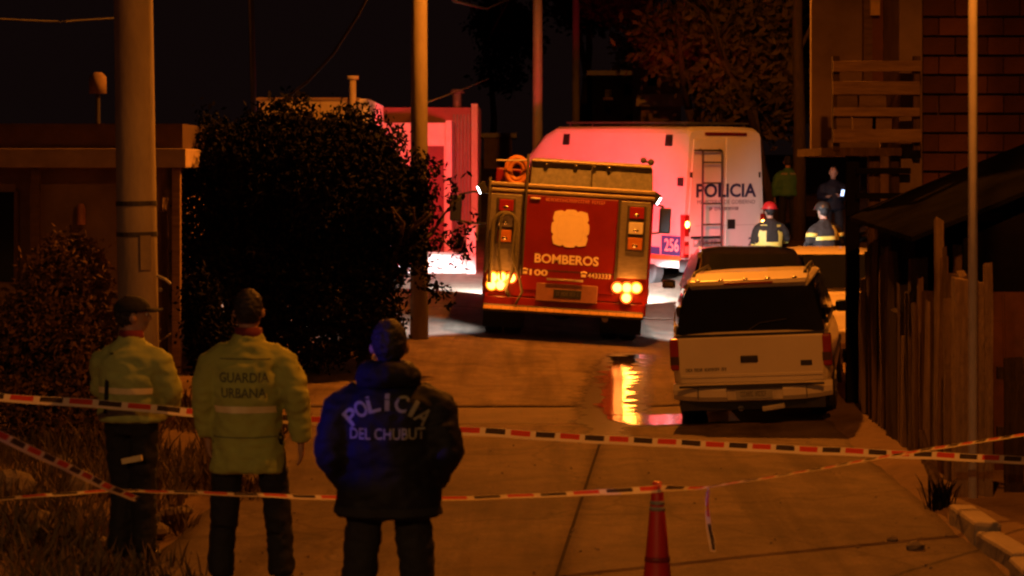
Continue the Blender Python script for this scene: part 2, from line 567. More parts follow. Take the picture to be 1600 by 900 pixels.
def tape_mat():
    m = bpy.data.materials.new('printed_barrier_tape')
    m.use_nodes = True
    nt = m.node_tree
    N, L = nt.nodes, nt.links
    bs = N["Principled BSDF"]
    bs.inputs["Roughness"].default_value = 0.4
    uv = N.new("ShaderNodeUVMap")
    sp = N.new("ShaderNodeSeparateXYZ")
    L.new(uv.outputs[0], sp.inputs[0])

    def ma(op, a, b=None, c=None):
        n = N.new("ShaderNodeMath")
        n.operation = op
        for i, q in enumerate((a, b, c)):
            if q is None:
                continue
            if isinstance(q, (int, float)):
                n.inputs[i].default_value = q
            else:
                L.new(q, n.inputs[i])
        return n.outputs[0]

    u, v = sp.outputs[0], sp.outputs[1]
    t = ma('FRACT', ma('DIVIDE', u, 0.36))
    inv = ma('MULTIPLY', ma('GREATER_THAN', v, 0.34), ma('LESS_THAN', v, 0.94))
    red = ma('MULTIPLY', ma('MULTIPLY', ma('GREATER_THAN', t, 0.03), ma('LESS_THAN', t, 0.42)), inv)
    blk = ma('MULTIPLY', ma('MULTIPLY', ma('GREATER_THAN', t, 0.53), ma('LESS_THAN', t, 0.92)), inv)
    # slanted letter strokes inside the printed blocks
    w = ma('FRACT', ma('ADD', ma('MULTIPLY', u, 62.0), ma('MULTIPLY', v, 1.3)))
    lt = ma('MULTIPLY', ma('LESS_THAN', w, 0.30), ma('MULTIPLY', ma('GREATER_THAN', v, 0.50), ma('LESS_THAN', v, 0.80)))
    m1 = N.new("ShaderNodeMix"); m1.data_type = 'RGBA'
    m1.inputs[6].default_value = (0.86, 0.82, 0.78, 1)
    m1.inputs[7].default_value = (0.68, 0.05, 0.03, 1)
    L.new(red, m1.inputs[0])
    m2 = N.new("ShaderNodeMix"); m2.data_type = 'RGBA'
    m2.inputs[7].default_value = (0.03, 0.025, 0.025, 1)
    L.new(m1.outputs[2], m2.inputs[6])
    L.new(blk, m2.inputs[0])
    m3 = N.new("ShaderNodeMix"); m3.data_type = 'RGBA'
    m3.inputs[7].default_value = (0.40, 0.34, 0.30, 1)
    L.new(m2.outputs[2], m3.inputs[6])
    L.new(ma('MULTIPLY', lt, ma('MAXIMUM', ma('MULTIPLY', red, 0.5), ma('MULTIPLY', blk, 0.35))), m3.inputs[0])
    L.new(m3.outputs[2], bs.inputs["Base Color"])
    tr = N.new("ShaderNodeBsdfTranslucent")
    L.new(m3.outputs[2], tr.inputs[0])
    mx = N.new("ShaderNodeMixShader")
    mx.inputs[0].default_value = 0.45
    L.new(bs.outputs[0], mx.inputs[1]); L.new(tr.outputs[0], mx.inputs[2])
    L.new(mx.outputs[0], N["Material Output"].inputs[0])
    return m


M['tape'] = tape_mat()

# ------------------------------------------------------------------ setting: ground, road
def sheet(name, xs, ys, m, dz=0.0, parent=None, rough=0.0, seed=0, edge=None):
    nx, ny = len(xs), len(ys)
    v, f = [], []
    for y in ys:
        for x in xs:
            z = h(x, y) + dz
            if edge:
                z -= edge * (1 - sst(xs[0], xs[0] + .28, x + .07 * noise.noise(Vector((0, y * 1.4, 2)))))
            if rough:
                z += rough * (noise.noise(Vector((x * 1.7 + seed, y * 1.7, seed))) + .5 * noise.noise(Vector((x * 5, y * 5, seed))))
            v.append((x, y, z))
    for j in range(ny - 1):
        for i in range(nx - 1):
            a = j * nx + i
            f.append((a, a + 1, a + nx + 1, a + nx))
    me = bpy.data.meshes.new(name)
    me.from_pydata(v, [], f)
    me.update()
    me.shade_smooth()
    return link(name, me, m, parent)


xs = np.unique(np.concatenate([np.linspace(-900, -40, 12), np.linspace(-40, -8, 22), np.arange(-8, 9, 0.25), np.linspace(9, 40, 22), np.linspace(40, 900, 12)]))
ys = np.unique(np.concatenate([np.linspace(-60, 6, 12), np.arange(6, 48, 0.25), np.linspace(48, 80, 24), np.linspace(80, 1500, 14)]))
g = sheet('ground', xs, ys, M['dirt'], dz=-0.035, rough=0.010)
tag(g, 'dusty dirt ground under the street', None, kind='structure')


def jx(y):                       # the long joint of the road
    return 0.27 + 0.0866 * (y - 12.5)


def slab(x0f, x1f, y0, y1, m, parent, name='slab', dz=0.0, seed=0, step=0.2):
    nx = 22
    yy = np.arange(y0, y1 + 1e-6, (y1 - y0) / max(2, round((y1 - y0) / step)))
    v, f = [], []
    for y in yy:
        a, b = x0f(y), x1f(y)
        for i in range(nx):
            x = a + (b - a) * i / (nx - 1)
            z = h(x, y) + dz + 0.004 * noise.noise(Vector((x * 1.3, y * 1.3, seed)))
            v.append((x, y, z))
    ny = len(yy)
    for j in range(ny - 1):
        for i in range(nx - 1):
            a = j * nx + i
            f.append((a, a + 1, a + nx + 1, a + nx))
    # skirt
    o = len(v)
    rim = [i for i in range(nx)] + [j * nx + nx - 1 for j in range(1, ny)] + [(ny - 1) * nx + i for i in range(nx - 2, -1, -1)] + [j * nx for j in range(ny - 2, 0, -1)]
    for i in rim:
        v.append((v[i][0], v[i][1], v[i][2] - 0.06))
    for k in range(len(rim)):
        k2 = (k + 1) % len(rim)
        f.append((rim[k2], rim[k], o + k, o + k2))
    me = bpy.data.meshes.new(name)
    me.from_pydata(v, [], f)
    me.update()
    me.shade_smooth()
    return link(name, me, m, parent)


road = thing('road', None, None)
tag(road, kind='structure')


def ledge(y):
    return -2.3 + 0.03 * (y - 12) + 0.12 * noise.noise(Vector((y * .8, 3, 0)))


def redge(y):
    return 3.02 + 0.012 * (y - 12) + 0.03 * noise.noise(Vector((y * 1.1, 9, 0)))


G = 0.013
for (a, b) in ((4.0, 20.33),):
    slab(ledge, lambda y: jx(y) - G, a + .004, b - .004, M['slab'], road, seed=a)
    slab(lambda y: jx(y) + G, redge, a + .004, b - .004, M['slab'], road, seed=a + 3)
slab(lambda y: ledge(y) - .3, lambda y: redge(y) + .1, 20.36, 21.88, M['gutter'], road, name='gutter', dz=-0.012)
slab(lambda y: -2.6, lambda y: redge(y), 21.91, 34.0, M['slab'], road, seed=31)
slab(lambda y: -3.4, lambda y: 5.2, 34.01, 46.0, M['slab'], road, seed=41)

for (x0f, x1f, ya, yb) in ((lambda y: jx(y) - G * 1.6, lambda y: jx(y) + G * 1.6, 4.0, 20.33), (ledge, redge, 20.325, 20.365), (lambda y: -2.5, redge, 21.875, 21.915)):
    o = slab(x0f, x1f, ya, yb, M['tar'], road, name='joint_filler', dz=-0.006)

# kerb stones and footway on the fence side
kb = thing('sidewalk', None, None)
tag(kb, kind='structure')
ky = 11.0
ki = 0
while ky < 14.3:
    L_ = random.uniform(.75, 1.05)
    x = redge(ky) + 0.11
    MB().box((x + random.uniform(-.03, .03), ky + L_ / 2, h(x, ky) + .035 + random.uniform(-.02, .015)), (0.18, L_ - .03, .18), (random.uniform(-.03, .03), random.uniform(-.05, .05), random.uniform(-.05, .05))).build('kerb_stone', M['kerb'], kb, bevel=.025)
    ky += L_
xs2 = np.concatenate([np.arange(2.98, 3.4, 0.06), np.arange(3.4, 7.2, 0.16)])
ys2 = np.arange(10.5, 26.2, 0.16)
sheet('footway', xs2, ys2, M['dirt'], dz=0.055, parent=kb, rough=0.014, seed=4, edge=0.075)


# water: from the engine's wheel down to the gutter
def water_shape():
    r = random.Random(5)
    # centre line in photograph rows -> distance; (row, px left, px right)
    rows = [(548, 985, 1003), (556, 960, 996), (566, 956, 994), (578, 950, 988), (590, 944, 984), (602, 940, 980), (614, 938, 979), (626, 936, 980), (636, 938, 978), (643, 945, 1000)]
    v, f = [], []
    n = 74
    for i in range(n):
        t = i / (n - 1) * (len(rows) - 1)
        k = min(int(t), len(rows) - 2)
        q = t - k
        row = rows[k][0] * (1 - q) + rows[k + 1][0] * q
        a = rows[k][1] * (1 - q) + rows[k + 1][1] * q + r.choice((-20, -9, 0, 5, 9)) + r.uniform(-2, 2)
        b = rows[k][2] * (1 - q) + rows[k + 1][2] * q + r.choice((-9, -4, 0, 8, 18)) + r.uniform(-2, 2)
        d = F * CAM_H / (row - HZ)
        for px in (a, (a + b) / 2, b):
            x = (px - 800) / F * d
            v.append((x, d, 0))
    for i in range(n - 1):
        a = i * 3
        f += [(a, a + 3, a + 4, a + 1), (a + 1, a + 4, a + 5, a + 2)]
    o = len(v)
    m = 26
    y0, y1 = F * CAM_H / (657.5 - HZ), F * CAM_H / (642 - HZ)
    for i in range(m):
        px = 950 + (1150 - 950) * i / (m - 1)
        yn = y0 + .02 * r.uniform(-1, 1) + (0.45 * max(0, 1 - i / 5))
        yf = y1 + .03 * r.uniform(-1, 1)
        for y in (yn, yf):
            v.append(((px - 800) / F * 20.6, y, 0))
    for i in range(m - 1):
        a = o + i * 2
        f.append((a, a + 2, a + 3, a + 1))
    v = [(x, y, h(x, y) + 0.009) for x, y, z in v]
    me = bpy.data.meshes.new('water')
    me.from_pydata(v, [], f)
    me.update()
    return me


def damp_margin():
    line = [((px - 800) / F * d, d, w) for px, row, w in ((992, 548, .16), (976, 560, .22), (968, 580, .24), (962, 600, .25), (958, 625, .26), (962, 645, .26)) for d in (F * CAM_H / (row - HZ),)]
    segs = list(zip(line[:-1], line[1:])) + [((1.0, 20.55, .30), (2.4, 20.55, .30)), ((.95, 20.4, .10), (.85, 18.9, .03))]
    gx, gy = np.arange(.2, 2.7, .05), np.arange(18.4, 28.6, .06)
    v, f, wv = [], [], []
    for y in gy:
        for x in gx:
            best = 0.0
            for (ax, ay, aw), (bx, by, bw) in segs:
                t_ = clamp(((x - ax) * (bx - ax) + (y - ay) * (by - ay)) / ((bx - ax) ** 2 + (by - ay) ** 2), 0, 1)
                dd = math.hypot(x - ax - t_ * (bx - ax), y - ay - t_ * (by - ay))
                best = max(best, 1 - (dd - (aw + (bw - aw) * t_)) / .30)
            v.append((x, y, h(x, y) + .0045))
            wv.append(clamp(best, 0, 1))
    nx = len(gx)
    for j in range(len(gy) - 1):
        for i in range(nx - 1):
            a = j * nx + i
            q = (a, a + 1, a + nx + 1, a + nx)
            if max(wv[k] for k in q) > 0:
                f.append(q)
    me = bpy.data.meshes.new('damp_ground')
    me.from_pydata(v, [], f)
    at = me.attributes.new('wet', 'FLOAT', 'POINT')
    at.data.foreach_set('value', wv)
    me.update()
    me.shade_smooth()
    m = bpy.data.materials.new('damp_road')
    m.use_nodes = True
    nt = m.node_tree
    N, L = nt.nodes, nt.links
    bs = N["Principled BSDF"]
    bs.inputs["Base Color"].default_value = (.035, .026, .020, 1)
    bs.inputs["Roughness"].default_value = .42
    at_ = N.new("ShaderNodeAttribute"); at_.attribute_name = 'wet'
    tc = N.new("ShaderNodeTexCoord")
    nz = N.new("ShaderNodeTexNoise"); nz.inputs["Scale"].default_value = 5; nz.inputs["Detail"].default_value = 6
    L.new(tc.outputs["Object"], nz.inputs["Vector"])
    ad = N.new("ShaderNodeMath"); ad.operation = 'MULTIPLY_ADD'
    L.new(nz.outputs[0], ad.inputs[0]); ad.inputs[1].default_value = 1.1
    sb_ = N.new("ShaderNodeMath"); sb_.operation = 'SUBTRACT'; L.new(at_.outputs["Fac"], sb_.inputs[0]); sb_.inputs[1].default_value = .95
    L.new(sb_.outputs[0], ad.inputs[2])
    mr = N.new("ShaderNodeMapRange"); mr.inputs[1].default_value = -.05; mr.inputs[2].default_value = .45
    L.new(ad.outputs[0], mr.inputs[0])
    tr = N.new("ShaderNodeBsdfTransparent")
    mx = N.new("ShaderNodeMixShader")
    ml = N.new("ShaderNodeMath"); ml.operation = 'MULTIPLY'; ml.inputs[1].default_value = .75
    L.new(mr.outputs[0], ml.inputs[0])
    L.new(ml.outputs[0], mx.inputs[0]); L.new(tr.outputs[0], mx.inputs[1]); L.new(bs.outputs[0], mx.inputs[2])
    L.new(mx.outputs[0], N["Material Output"].inputs[0])
    return link('damp_patch', me, m, road)


damp_margin()
wt = link('water', water_shape(), M['water'])
tag(wt, 'thin stream of water running from the fire engine wheel into the gutter', None, kind='structure')

# ------------------------------------------------------------------ poles and street lamps
def street_lamp(base, height, r, arm, label, power, lean=0.0, cone=150, col=SODIUM):
    t = thing('street_lamp', label, 'street lamp', base)
    MB().tube([(0, 0, -.1), (0, 0, height * .5), (lean, 0, height)], [r, r * .95, r * .8], 14).build('pole', M['steel'], t, smooth=True)
    a = Vector(arm)
    MB().tube([(lean, 0, height - .05), (lean + a.x * .5, a.y * .5, height + .35), (lean + a.x, a.y, height + .45)], .03, 10).build('arm', M['steel'], t, smooth=True)
    hd = Vector((lean + a.x, a.y, height + .42))
    MB().ell(hd + a.normalized() * .2, (.16, .16, .11), 16, 8).build('lamp_head', M['steel'], t, smooth=True)
    MB().ell(hd + a.normalized() * .2 + Vector((0, 0, -.06)), (.11, .11, .09), 14, 8).build('lamp_glass', emat('warm_glass', col, 30), t, smooth=True)
    lamp('lamp_light', 'SPOT', hd + a.normalized() * .2 + Vector((0, 0, -.2)), col, power, .10, t, (0, 0, -1), cone, .5)
    return t


b0 = pt(1520, 790, 15.15)
t = thing('street_lamp', 'thin pale metal lamp pole standing at the fence corner', 'street lamp', (b0.x, 15.15, 0.05))
MB().tube([(0, 0, -.1), (.0, 0, 3.6), (.06, 0, 7.2)], [.036, .034, .030], 14).build('shaft', M['palepaint'], t, smooth=True)
MB().tube([(.06, 0, 7.2), (-.25, -.95, 7.55), (-.55, -2.1, 7.62)], .026, 10).build('lamp_arm', M['palepaint'], t, smooth=True)
MB().ell((-.60, -2.25, 7.60), (.17, .17, .09), 16, 8).build('lamp_head', M['steel'], t, smooth=True)
MB().ell((-.60, -2.25, 7.53), (.11, .11, .08), 14, 8).build('lamp_glass', emat('sodium_glass', SODIUM, 30), t, smooth=True)
lamp('lamp_light', 'SPOT', (-.60, -2.25, 7.40), SODIUM, P_STREET3, .10, t, (0, 0, -1), 165, .5)
# street lamp of the street corner behind the photographer: its light falls on everything that faces the camera
street_lamp((-6.5, -7.0, 0), 8.0, .07, (2.2, .6, 0), 'steel street lamp behind the photographer', P_STREET2, cone=165, col=WARM)
b1 = pt(840, 400, 47)
t = thing('utility_pole', 'pale pole rising behind the white van, blue and orange lit', 'pole', (b1.x, 47, h(b1.x, 47)))
MB().tube([(0, 0, -.2), (0, 0, 8.5)], [.125, .10], 16).build('shaft', M['steel'], t, smooth=True)
b2 = pt(655, 540, 28.7)
t = thing('utility_pole', 'round concrete pole rising out of the hedge beside the fire engine', 'pole', (b2.x, 28.7, h(b2.x, 28.7)))
MB().tube([(0, 0, -.2), (0, 0, 4), (0.01, 0, 8)], [.13, .115, .10], 18).build('shaft', M['conc_pole_dim'], t, smooth=True)
MB().tube([(0, 0, 7.4), (0, 0, 7.55)], [.13, .13], 18).build('pole_band', M['darksteel'], t)
MB().tube([(.0, -.05, 7.5), (1.2, -1.1, 8.1), (2.75, -2.5, 8.3)], .035, 10).build('lamp_arm', M['steel'], t, smooth=True)
MB().ell((2.9, -2.65, 8.30), (.2, .2, .10), 16, 8).build('lamp_head', M['steel'], t, smooth=True)
MB().ell((2.9, -2.65, 8.22), (.12, .12, .09), 14, 8).build('lamp_glass', emat('sodium_glass', SODIUM, 30), t, smooth=True)
lamp('lamp_light', 'SPOT', (2.9, -2.65, 8.08), SODIUM, P_STREET, .10, t, (0, 0, -1), 178, .12)
b3 = pt(219, 706, 18)
t = thing('utility_pole', 'thick weathered concrete pole behind the capped guard', 'pole', (b3.x, 18, h(b3.x, 18)), (0, R(-.9), 0))
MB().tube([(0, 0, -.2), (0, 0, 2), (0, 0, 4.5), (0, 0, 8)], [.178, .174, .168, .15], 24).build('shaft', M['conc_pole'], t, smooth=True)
for zz in (2.05, 1.78):
    MB().tube([(0, 0, zz - .02), (0, 0, zz + .02)], [.181, .181], 24).build('wire_band', M['darksteel'], t)
MB().box((.10, -.155, 1.62), (.10, .02, .30), (0, 0, .55)).build('paper_notice', mat('old_paper', (.30, .25, .19), .9), t)
MB().tube([(.16, -.02, 1.42), (.25, -.05, 1.38), (.30, -.06, 1.34)], .012, 8).build('bracket', M['steel'], t)
b4 = pt(900, 250, 62)
t = thing('utility_pole', 'distant thin pole lit orange above the van', 'pole', (b4.x, 62, h(b4.x, 62)))
MB().tube([(0, 0, -.2), (0, 0, 9)], [.12, .10], 12).build('shaft', M['conc_pole'], t, smooth=True)
b5 = pt(405, 200, 31)
t = thing('antenna_mast', 'thin dark mast standing above the hedge', 'mast', (b5.x, 31, h(b5.x, 31)), (0, R(-1.5), 0))
MB().tube([(0, 0, 0), (0, 0, 8)], .045, 10).build('tube', M['darksteel'], t, smooth=True)
MB().box((0, 0, 7.2), (.9, .02, .02)).build('crossbar', M['darksteel'], t)


def cable(pts, r, label):
    P = [Vector(p) for p in pts]
    out = []
    for i in range(len(P) - 1):
        for k in range(10):
            out.append(P[i].lerp(P[i + 1], k / 10))
    out.append(P[-1])
    o = MB().tube(out, r, 6).build('cable', M['cable'], None, smooth=True)
    tag(o, label, 'cable', 'overhead cables')
    return o


cable([pt(582, -20, 27), pt(560, 22, 27.2), pt(520, 85, 27.6), pt(480, 128, 28), pt(440, 160, 28.4)], .022, 'thick cable slanting down to the yellow building')
cable([pt(655, -60, 28.7), pt(710, 2, 33), pt(760, 14, 40), pt(838, -20, 47)], .022, 'slack cable between the two tall poles')
cable([pt(848, -30, 47), pt(905, 0, 55), pt(960, 40, 60)], .025, 'cable running off behind the pale pole')
cable([pt(-40, 28, 22), pt(90, 34, 23), pt(220, 26, 24)], .014, 'faint cable crossing above the low house')
cable([pt(668, 160, 29), pt(730, 137, 34), pt(765, 122, 40)], .012, 'thin wire over the red lit building')


# ------------------------------------------------------------------ wheels and cars
def wheel(parent, c, r, w, rim=0.6, mt=None, side=1):
    """axis along x"""
    x, y, z = c
    n = 28
    prof = [(-w / 2, r * rim), (-w / 2, r * .93), (-w * .36, r), (w * .36, r), (w / 2, r * .93), (w / 2, r * rim)]
    b = MB()
    rs = [[(x + px, y + q * math.cos(2 * math.pi * k / n), z + q * math.sin(2 * math.pi * k / n)) for k in range(n)] for px, q in prof]
    b.rings(rs)
    wh = b.build('wheel', M['rubber'], parent)
    rb = MB()
    s = side
    rb.tube([(x + s * w * .42, y, z), (x + s * w * .51, y, z)], [r * rim, r * rim * .96], 20)
    rb.tube([(x + s * w * .50, y, z), (x + s * w * .58, y, z)], [r * .2, r * .16], 12)
    for k in range(5):
        a = 2 * math.pi * k / 5
        rb.box((x + s * w * .53, y + math.cos(a) * r * .36, z + math.sin(a) * r * .36), (.02, r * .14, r * .14), (a, 0, 0))
    rb.build('rim', mt or M['alu'], wh)
    return wh


def sect(y, wb, wm, wt, zb, zm, zt, rr=0.1):
    """closed body section at station y, symmetric about x = 0"""
    half = [(wb * .92, zb), (wb, zb + rr * .5), (wm, zm * .5 + zb * .5), (wm, zm), (wm * .45 + wt * .55, zm * .45 + zt * .55 - rr * .25), (wt, zt - rr), (wt - rr * .3, zt - rr * .35), (wt - rr, zt - .005), (wt * .5, zt + rr * .08), (0, zt + rr * .1)]
    pts_ = [(x, y, z) for x, z in half]
    pts_ += [(-x, y, z) for x, z in reversed(half[:-1])]
    return pts_


# ------------------------------------------------------------------ fire engine
def fire_engine():
    X0, Y0 = 0.72, 29.3
    t = thing('fire_engine', 'red and grey fire engine seen from behind with its tail lamps lit', 'fire engine', (X0, Y0, h(X0, Y0)), (0, R(3.5), 0))
    W = 1.19
    MB().box2(-W, W, .05, 4.0, .62, 2.12).build('body', M['red'], t, bevel=.02)
    MB().box2(-W + .02, W - .02, .06, .30, .44, .615).build('rear_skirt', M['red'], t, bevel=.015)
    # rear face
    for x0, x1 in ((-1.15, -.70), (.72, 1.15)):
        MB().box2(x0, x1, .02, .06, .98, 2.08).build('side_panel', M['alu'], t, bevel=.008)
    MB().box2(-.66, .68, .025, .06, .72, 2.09).build('rear_door', M['red'], t, bevel=.012)
    for z in (1.02,):
        MB().box2(-.66, .68, .019, .0245, z - .006, z + .006).build('panel_seam', M['darksteel'], t)
    for x in (-.68, .70):
        MB().box2(x - .016, x + .016, .005, .05, .95, 2.10).build('door_frame', M['darksteel'], t)
    MB().box2(-W - .01, W + .01, -.005, .10, 2.19, 2.25).build('trim_rail', M['trim'], t, bevel=.015)
    MB().box2(-W - .01, W + .01, .01, .10, 2.11, 2.16).build('trim_rail', M['trim'], t, bevel=.012)
    MB().box2(-W, W, .06, 4.0, 2.12, 2.20).build('roof_edge', M['red'], t)
    # raised locker on the roof
    b = MB()
    rs = []
    for y, sh in ((.06, 0), (3.9, 0)):
        rs.append([(-.60, y, 2.2), (1.17, y, 2.2), (1.15, y + .04, 2.55), (1.11, y + .07, 2.62), (-.55, y + .07, 2.62), (-.59, y + .04, 2.56)])
    b.rings(rs)
    rb = b.build('roof_locker', M['alu2'], t, bevel=.012)
    MB().box2(-.60, 1.13, .05, .13, 2.565, 2.60).build('locker_edge', M['trim'], t, bevel=.01)
    MB().box2(.27, .29, .040, .07, 2.24, 2.56).build('locker_seam', M['darksteel'], t)
    for x in (-.38, .04, .30, .52):
        MB().ell((x, .06, 2.545), (.035, .03, .018), 10, 6).build('rivet_plate', M['chrome'], t, smooth=True)
    # bits on the roof, right end
    MB().ell((1.02, .3, 2.68), (.05, .05, .045), 10, 6).ell((1.13, .3, 2.66), (.045, .045, .05), 10, 6).box((1.07, .3, 2.66), (.1, .04, .03)).build('nozzle_bracket', M['darksteel'], t)
    # hose roll at the upper left
    b = MB()
    n = 24
    c = Vector((-.80, .38, 2.42))
    for r_ in (.19, .13):
        ring = [(c.x + r_ * math.cos(2 * math.pi * k / n) * .8, c.y - .05 + (.19 - r_) * .3, c.z + r_ * math.sin(2 * math.pi * k / n)) for k in range(n + 1)]
        b.tube(ring, .04, 8)
    b.build('hose_roll', M['orange'], t, smooth=True)
    MB().box2(-1.1, -.64, .5, 2.4, 2.2, 2.45).build('equipment_box', M['red'], t, bevel=.02)
    MB().cyl((-1.1, .2, 2.55), (-.62, .2, 2.58), .014, n=8).build('roof_rail', M['steel'], t)
    for x, zt in ((-.645, 2.66), (-1.17, 2.30)):
        MB().tube([(x, .0, zt), (x, -.05, zt - .06), (x, -.05, 1.0), (x, .0, .95)], .02, 10).build('grab_rail', M['darksteel'], t, smooth=True)
    # lamp columns
    for cx, lab in ((-.92, -1), (.95, 1)):
        hs = MB().box2(cx - .135, cx + .135, -.012, .02, 1.36, 2.03).build('lamp_housing', M['darksteel'], t, bevel=.012)
        for zz, mm in ((1.92, 'redlens'), (1.70, 'clearlens'), (1.48, 'amberlens')):
            MB().box2(cx - .105, cx + .105, -.035, -.011, zz - .085, zz + .085).build('lens', M[mm], hs, bevel=.02)
            MB().ell((cx, -.034, zz - .03), (.045, .012, .022), 10, 6).build('bulb', M['chrome'], hs, smooth=True)
    # suction hose looped on the left panel
    pts_ = []
    for k in range(25):
        a = math.pi * k / 24
        pts_.append((-.92 - .17 * math.cos(a), -.07, 1.62 + .12 * math.sin(a) * 1.6))
    pts_ = [(-1.09, -.07, .80)] + [(-1.10, -.07, 1.1)] + pts_ + [(-.74, -.07, 1.15), (-.80, -.07, .9), (-.86, -.07, .74), (-.80, -.08, .62)]
    MB().tube(pts_, .030, 10).build('hose', M['hose'], t, smooth=True)
    pts_ = [(-.88 - .10 * math.cos(math.pi * k / 16), -.10, 1.70 + .10 * math.sin(math.pi * k / 16)) for k in range(17)]
    MB().tube([(-1.0, -.10, 1.2), (-.93, -.11, .85), (-.99, -.10, 1.3)] + pts_ + [(-.80, -.10, 1.2), (-.66, -.11, .86), (-.62, -.11, .7), (-.70, -.12, .52)], .018, 8).build('hose', M['hose'], t, smooth=True)
    # emblem: notched round badge
    b = MB()
    n = 96
    ring = []
    for k in range(n):
        a = 2 * math.pi * k / n
        q = .272 / max(abs(math.cos(a)), abs(math.sin(a))) ** .55
        dd = abs((math.degrees(a) % 90) - 45)
        q -= .028 * math.exp(-((dd - 24) / 4.0) ** 2)
        ring.append((q * math.cos(a), q * math.sin(a)))
    c = (.015, 1.64)
    b.rings([[(c[0] + x, y, c[1] + z) for x, z in reversed(ring)] for y in (.012, .026)])
    b.build('emblem', M['cream'], t)
    b = MB()
    ri = [(x * .72, z * .72) for x, z in ring]
    for k in range(0, n):
        k2 = (k + 1) % n
        b.add([(c[0] + ri[k][0], .0105, c[1] + ri[k][1]), (c[0] + ri[k2][0], .0105, c[1] + ri[k2][1]), (c[0] + ri[k2][0] * .95, .0105, c[1] + ri[k2][1] * .95), (c[0] + ri[k][0] * .95, .0105, c[1] + ri[k][1] * .95)], [(0, 1, 2, 3)])
    b.build('emblem_ring', mat('emblem_line', (.66, .56, .39), .6, var=.1), t)
    text('BOMBEROS', M['cream'], t, (-.01, .018, 1.19), width=.92, height=.135, bold=.03)
    text('100', M['cream'], t, (-.40, .018, .985), width=.26, height=.09, bold=.03)
    text('4433333', M['cream'], t, (.47, .018, .985), width=.33, height=.07, bold=.01)
    for x in (-.60, .245):          # small telephone signs
        MB().box2(x - .035, x + .035, .016, .022, .955, .995).tube([(x - .045, .018, 1.015), (x, .018, 1.03), (x + .045, .018, 1.015)], .013, 6).build('telephone_sign', M['cream'], t)
    strokes(mat('panel_lettering', (.55, .20, .15), .6), t, -.36, .50, .021, 2.035, .045, 26, 3)
    MB().cyl((-.58, .005, 2.04), (-.44, .005, 2.04), .016, n=10).build('number_lamp', M['clearlens'], t, smooth=True)
    MB().cyl((-.28, -.03, .90), (.24, -.03, .90), .018, n=10).build('door_handle', M['trim'], t, smooth=True)
    # plate recess
    MB().box2(-.42, .46, .005, .05, .58, .84).build('plate_panel', mat('plate_panel_paint', (.22, .10, .07), .5), t, bevel=.012)
    pl = MB().box2(-.17, .23, -.006, .006, .64, .76).build('number_plate', M['blackpl'], t, bevel=.005)
    strokes(mat('dull_plate_ink', (.10, .09, .08), .6), pl, -.13, .19, -.007, .70, .05, 15, 8)
    # tail lamps, each a bright lens in a ring glowing for its halo
    lamps = [(-1.05, 0.878, 1), (-.925, .888, 1), (-.79, .885, 0), (-1.06, .770, 1), (-.935, .772, 0),
             (.735, .838, 0), (.873, .845, 0), (1.01, .850, 1), (.873, .70, 0)]
    for i, (x, z, amber) in enumerate(lamps):
        lp = MB().tube([(x, .05, z), (x, -.02, z), (x, -.024, z)], [.088, .086, .072], 18).build('tail_lamp', emat('amber_halo_ring', (1, .28, .01), 1.6) if amber else emat('red_halo_ring', (1, .12, .01), 1.2), t)
        MB().ell((x, -.022, z), (.062, .030, .062), 14, 8).build('lamp_lens', emat('tail_amber', (1, .42, .05), 9) if amber else emat('tail_red', (1, .24, .035), 12), lp, smooth=True)
    for s in (-1, 1):
        MB().box2(s * 1.13 - .02, s * 1.13 + .02, .0, .03, .60, .66).build('reflector', M['redlens'], t)
        lamp('tail_glow', 'POINT', (s * .9, -.14, .82), (1, .26, .03), 14.0, .10, t)
    # bumper and reflective strip
    MB().box2(-1.17, 1.13, -.10, .20, .40, .50).build('bumper', M['darksteel'], t, bevel=.02)
    b = MB()
    nb = 18
    for i in range(nb):
        x0 = -1.16 + 2.28 * i / nb
        b.box2(x0 + .002, x0 + 2.28 / nb - .002, -.106, -.10, .437, .485)
    b.build('reflective_strip', M['reflect'], t)
    MB().box2(-1.0, .95, .3, 5.8, .42, .62).build('chassis', M['darksteel'], t, bevel=.02)
    MB().cyl((-.9, 1.3, .42), (.9, 1.3, .42), .08, n=12).ell((0, 1.3, .42), (.2, .18, .18), 12, 8).build('axle', M['darksteel'], t, smooth=True)
    for s in (-1, 1):
        wheel(t, (s * 1.0, 1.3, .43), .43, .25, .55, M['red'], s)
        wheel(t, (s * .72, 1.3, .43), .43, .25, .55, M['darksteel'], s)
        wheel(t, (s * 1.0, 5.1, .43), .43, .26, .55, M['red'], s)
        MB().box2(s * .86 - .3, s * .86 + .3, .74, .755, .12, .62).build('mud_flap', M['rubber'], t)
        # roller shutter lockers on the flanks
        for y0 in (.25, 1.9):
            MB().box2(s * (W + .004) - .004, s * (W + .004) + .004, y0, y0 + (.75 if y0 < 1 else 1.9), .95, 2.0).build('locker_shutter', M['alu'], t)
        MB().box2(s * (W + .006) - .004, s * (W + .006) + .004, .1, 3.9, .74, .84).build('side_stripe', M['reflect'], t)
    # exhaust and hanging chain on the right rear
    MB().cyl((.6, .2, .36), (.6, 1.0, .38), .045, n=10).build('exhaust', M['steel'], t)
    # cab
    rs = []
    for y, z in ((4.12, 2.28), (5.3, 2.30), (5.75, 1.65), (6.15, 1.45)):
        rs.append(sect(y, 1.05, 1.12, 1.0, .45, 1.3, z, .12))
    MB().rings(rs).build('cab', M['red'], t, bevel=.01)
    MB().add([(-.95, 5.34, 2.20), (.95, 5.34, 2.20), (1.02, 5.74, 1.62), (-1.02, 5.74, 1.62)], [(0, 1, 2, 3)]).build('windshield', M['glass'], t)
    MB().box2(-.8, .8, 4.125 - .012, 4.12 - .002, 1.5, 2.1).build('rear_window', M['glass'], t)
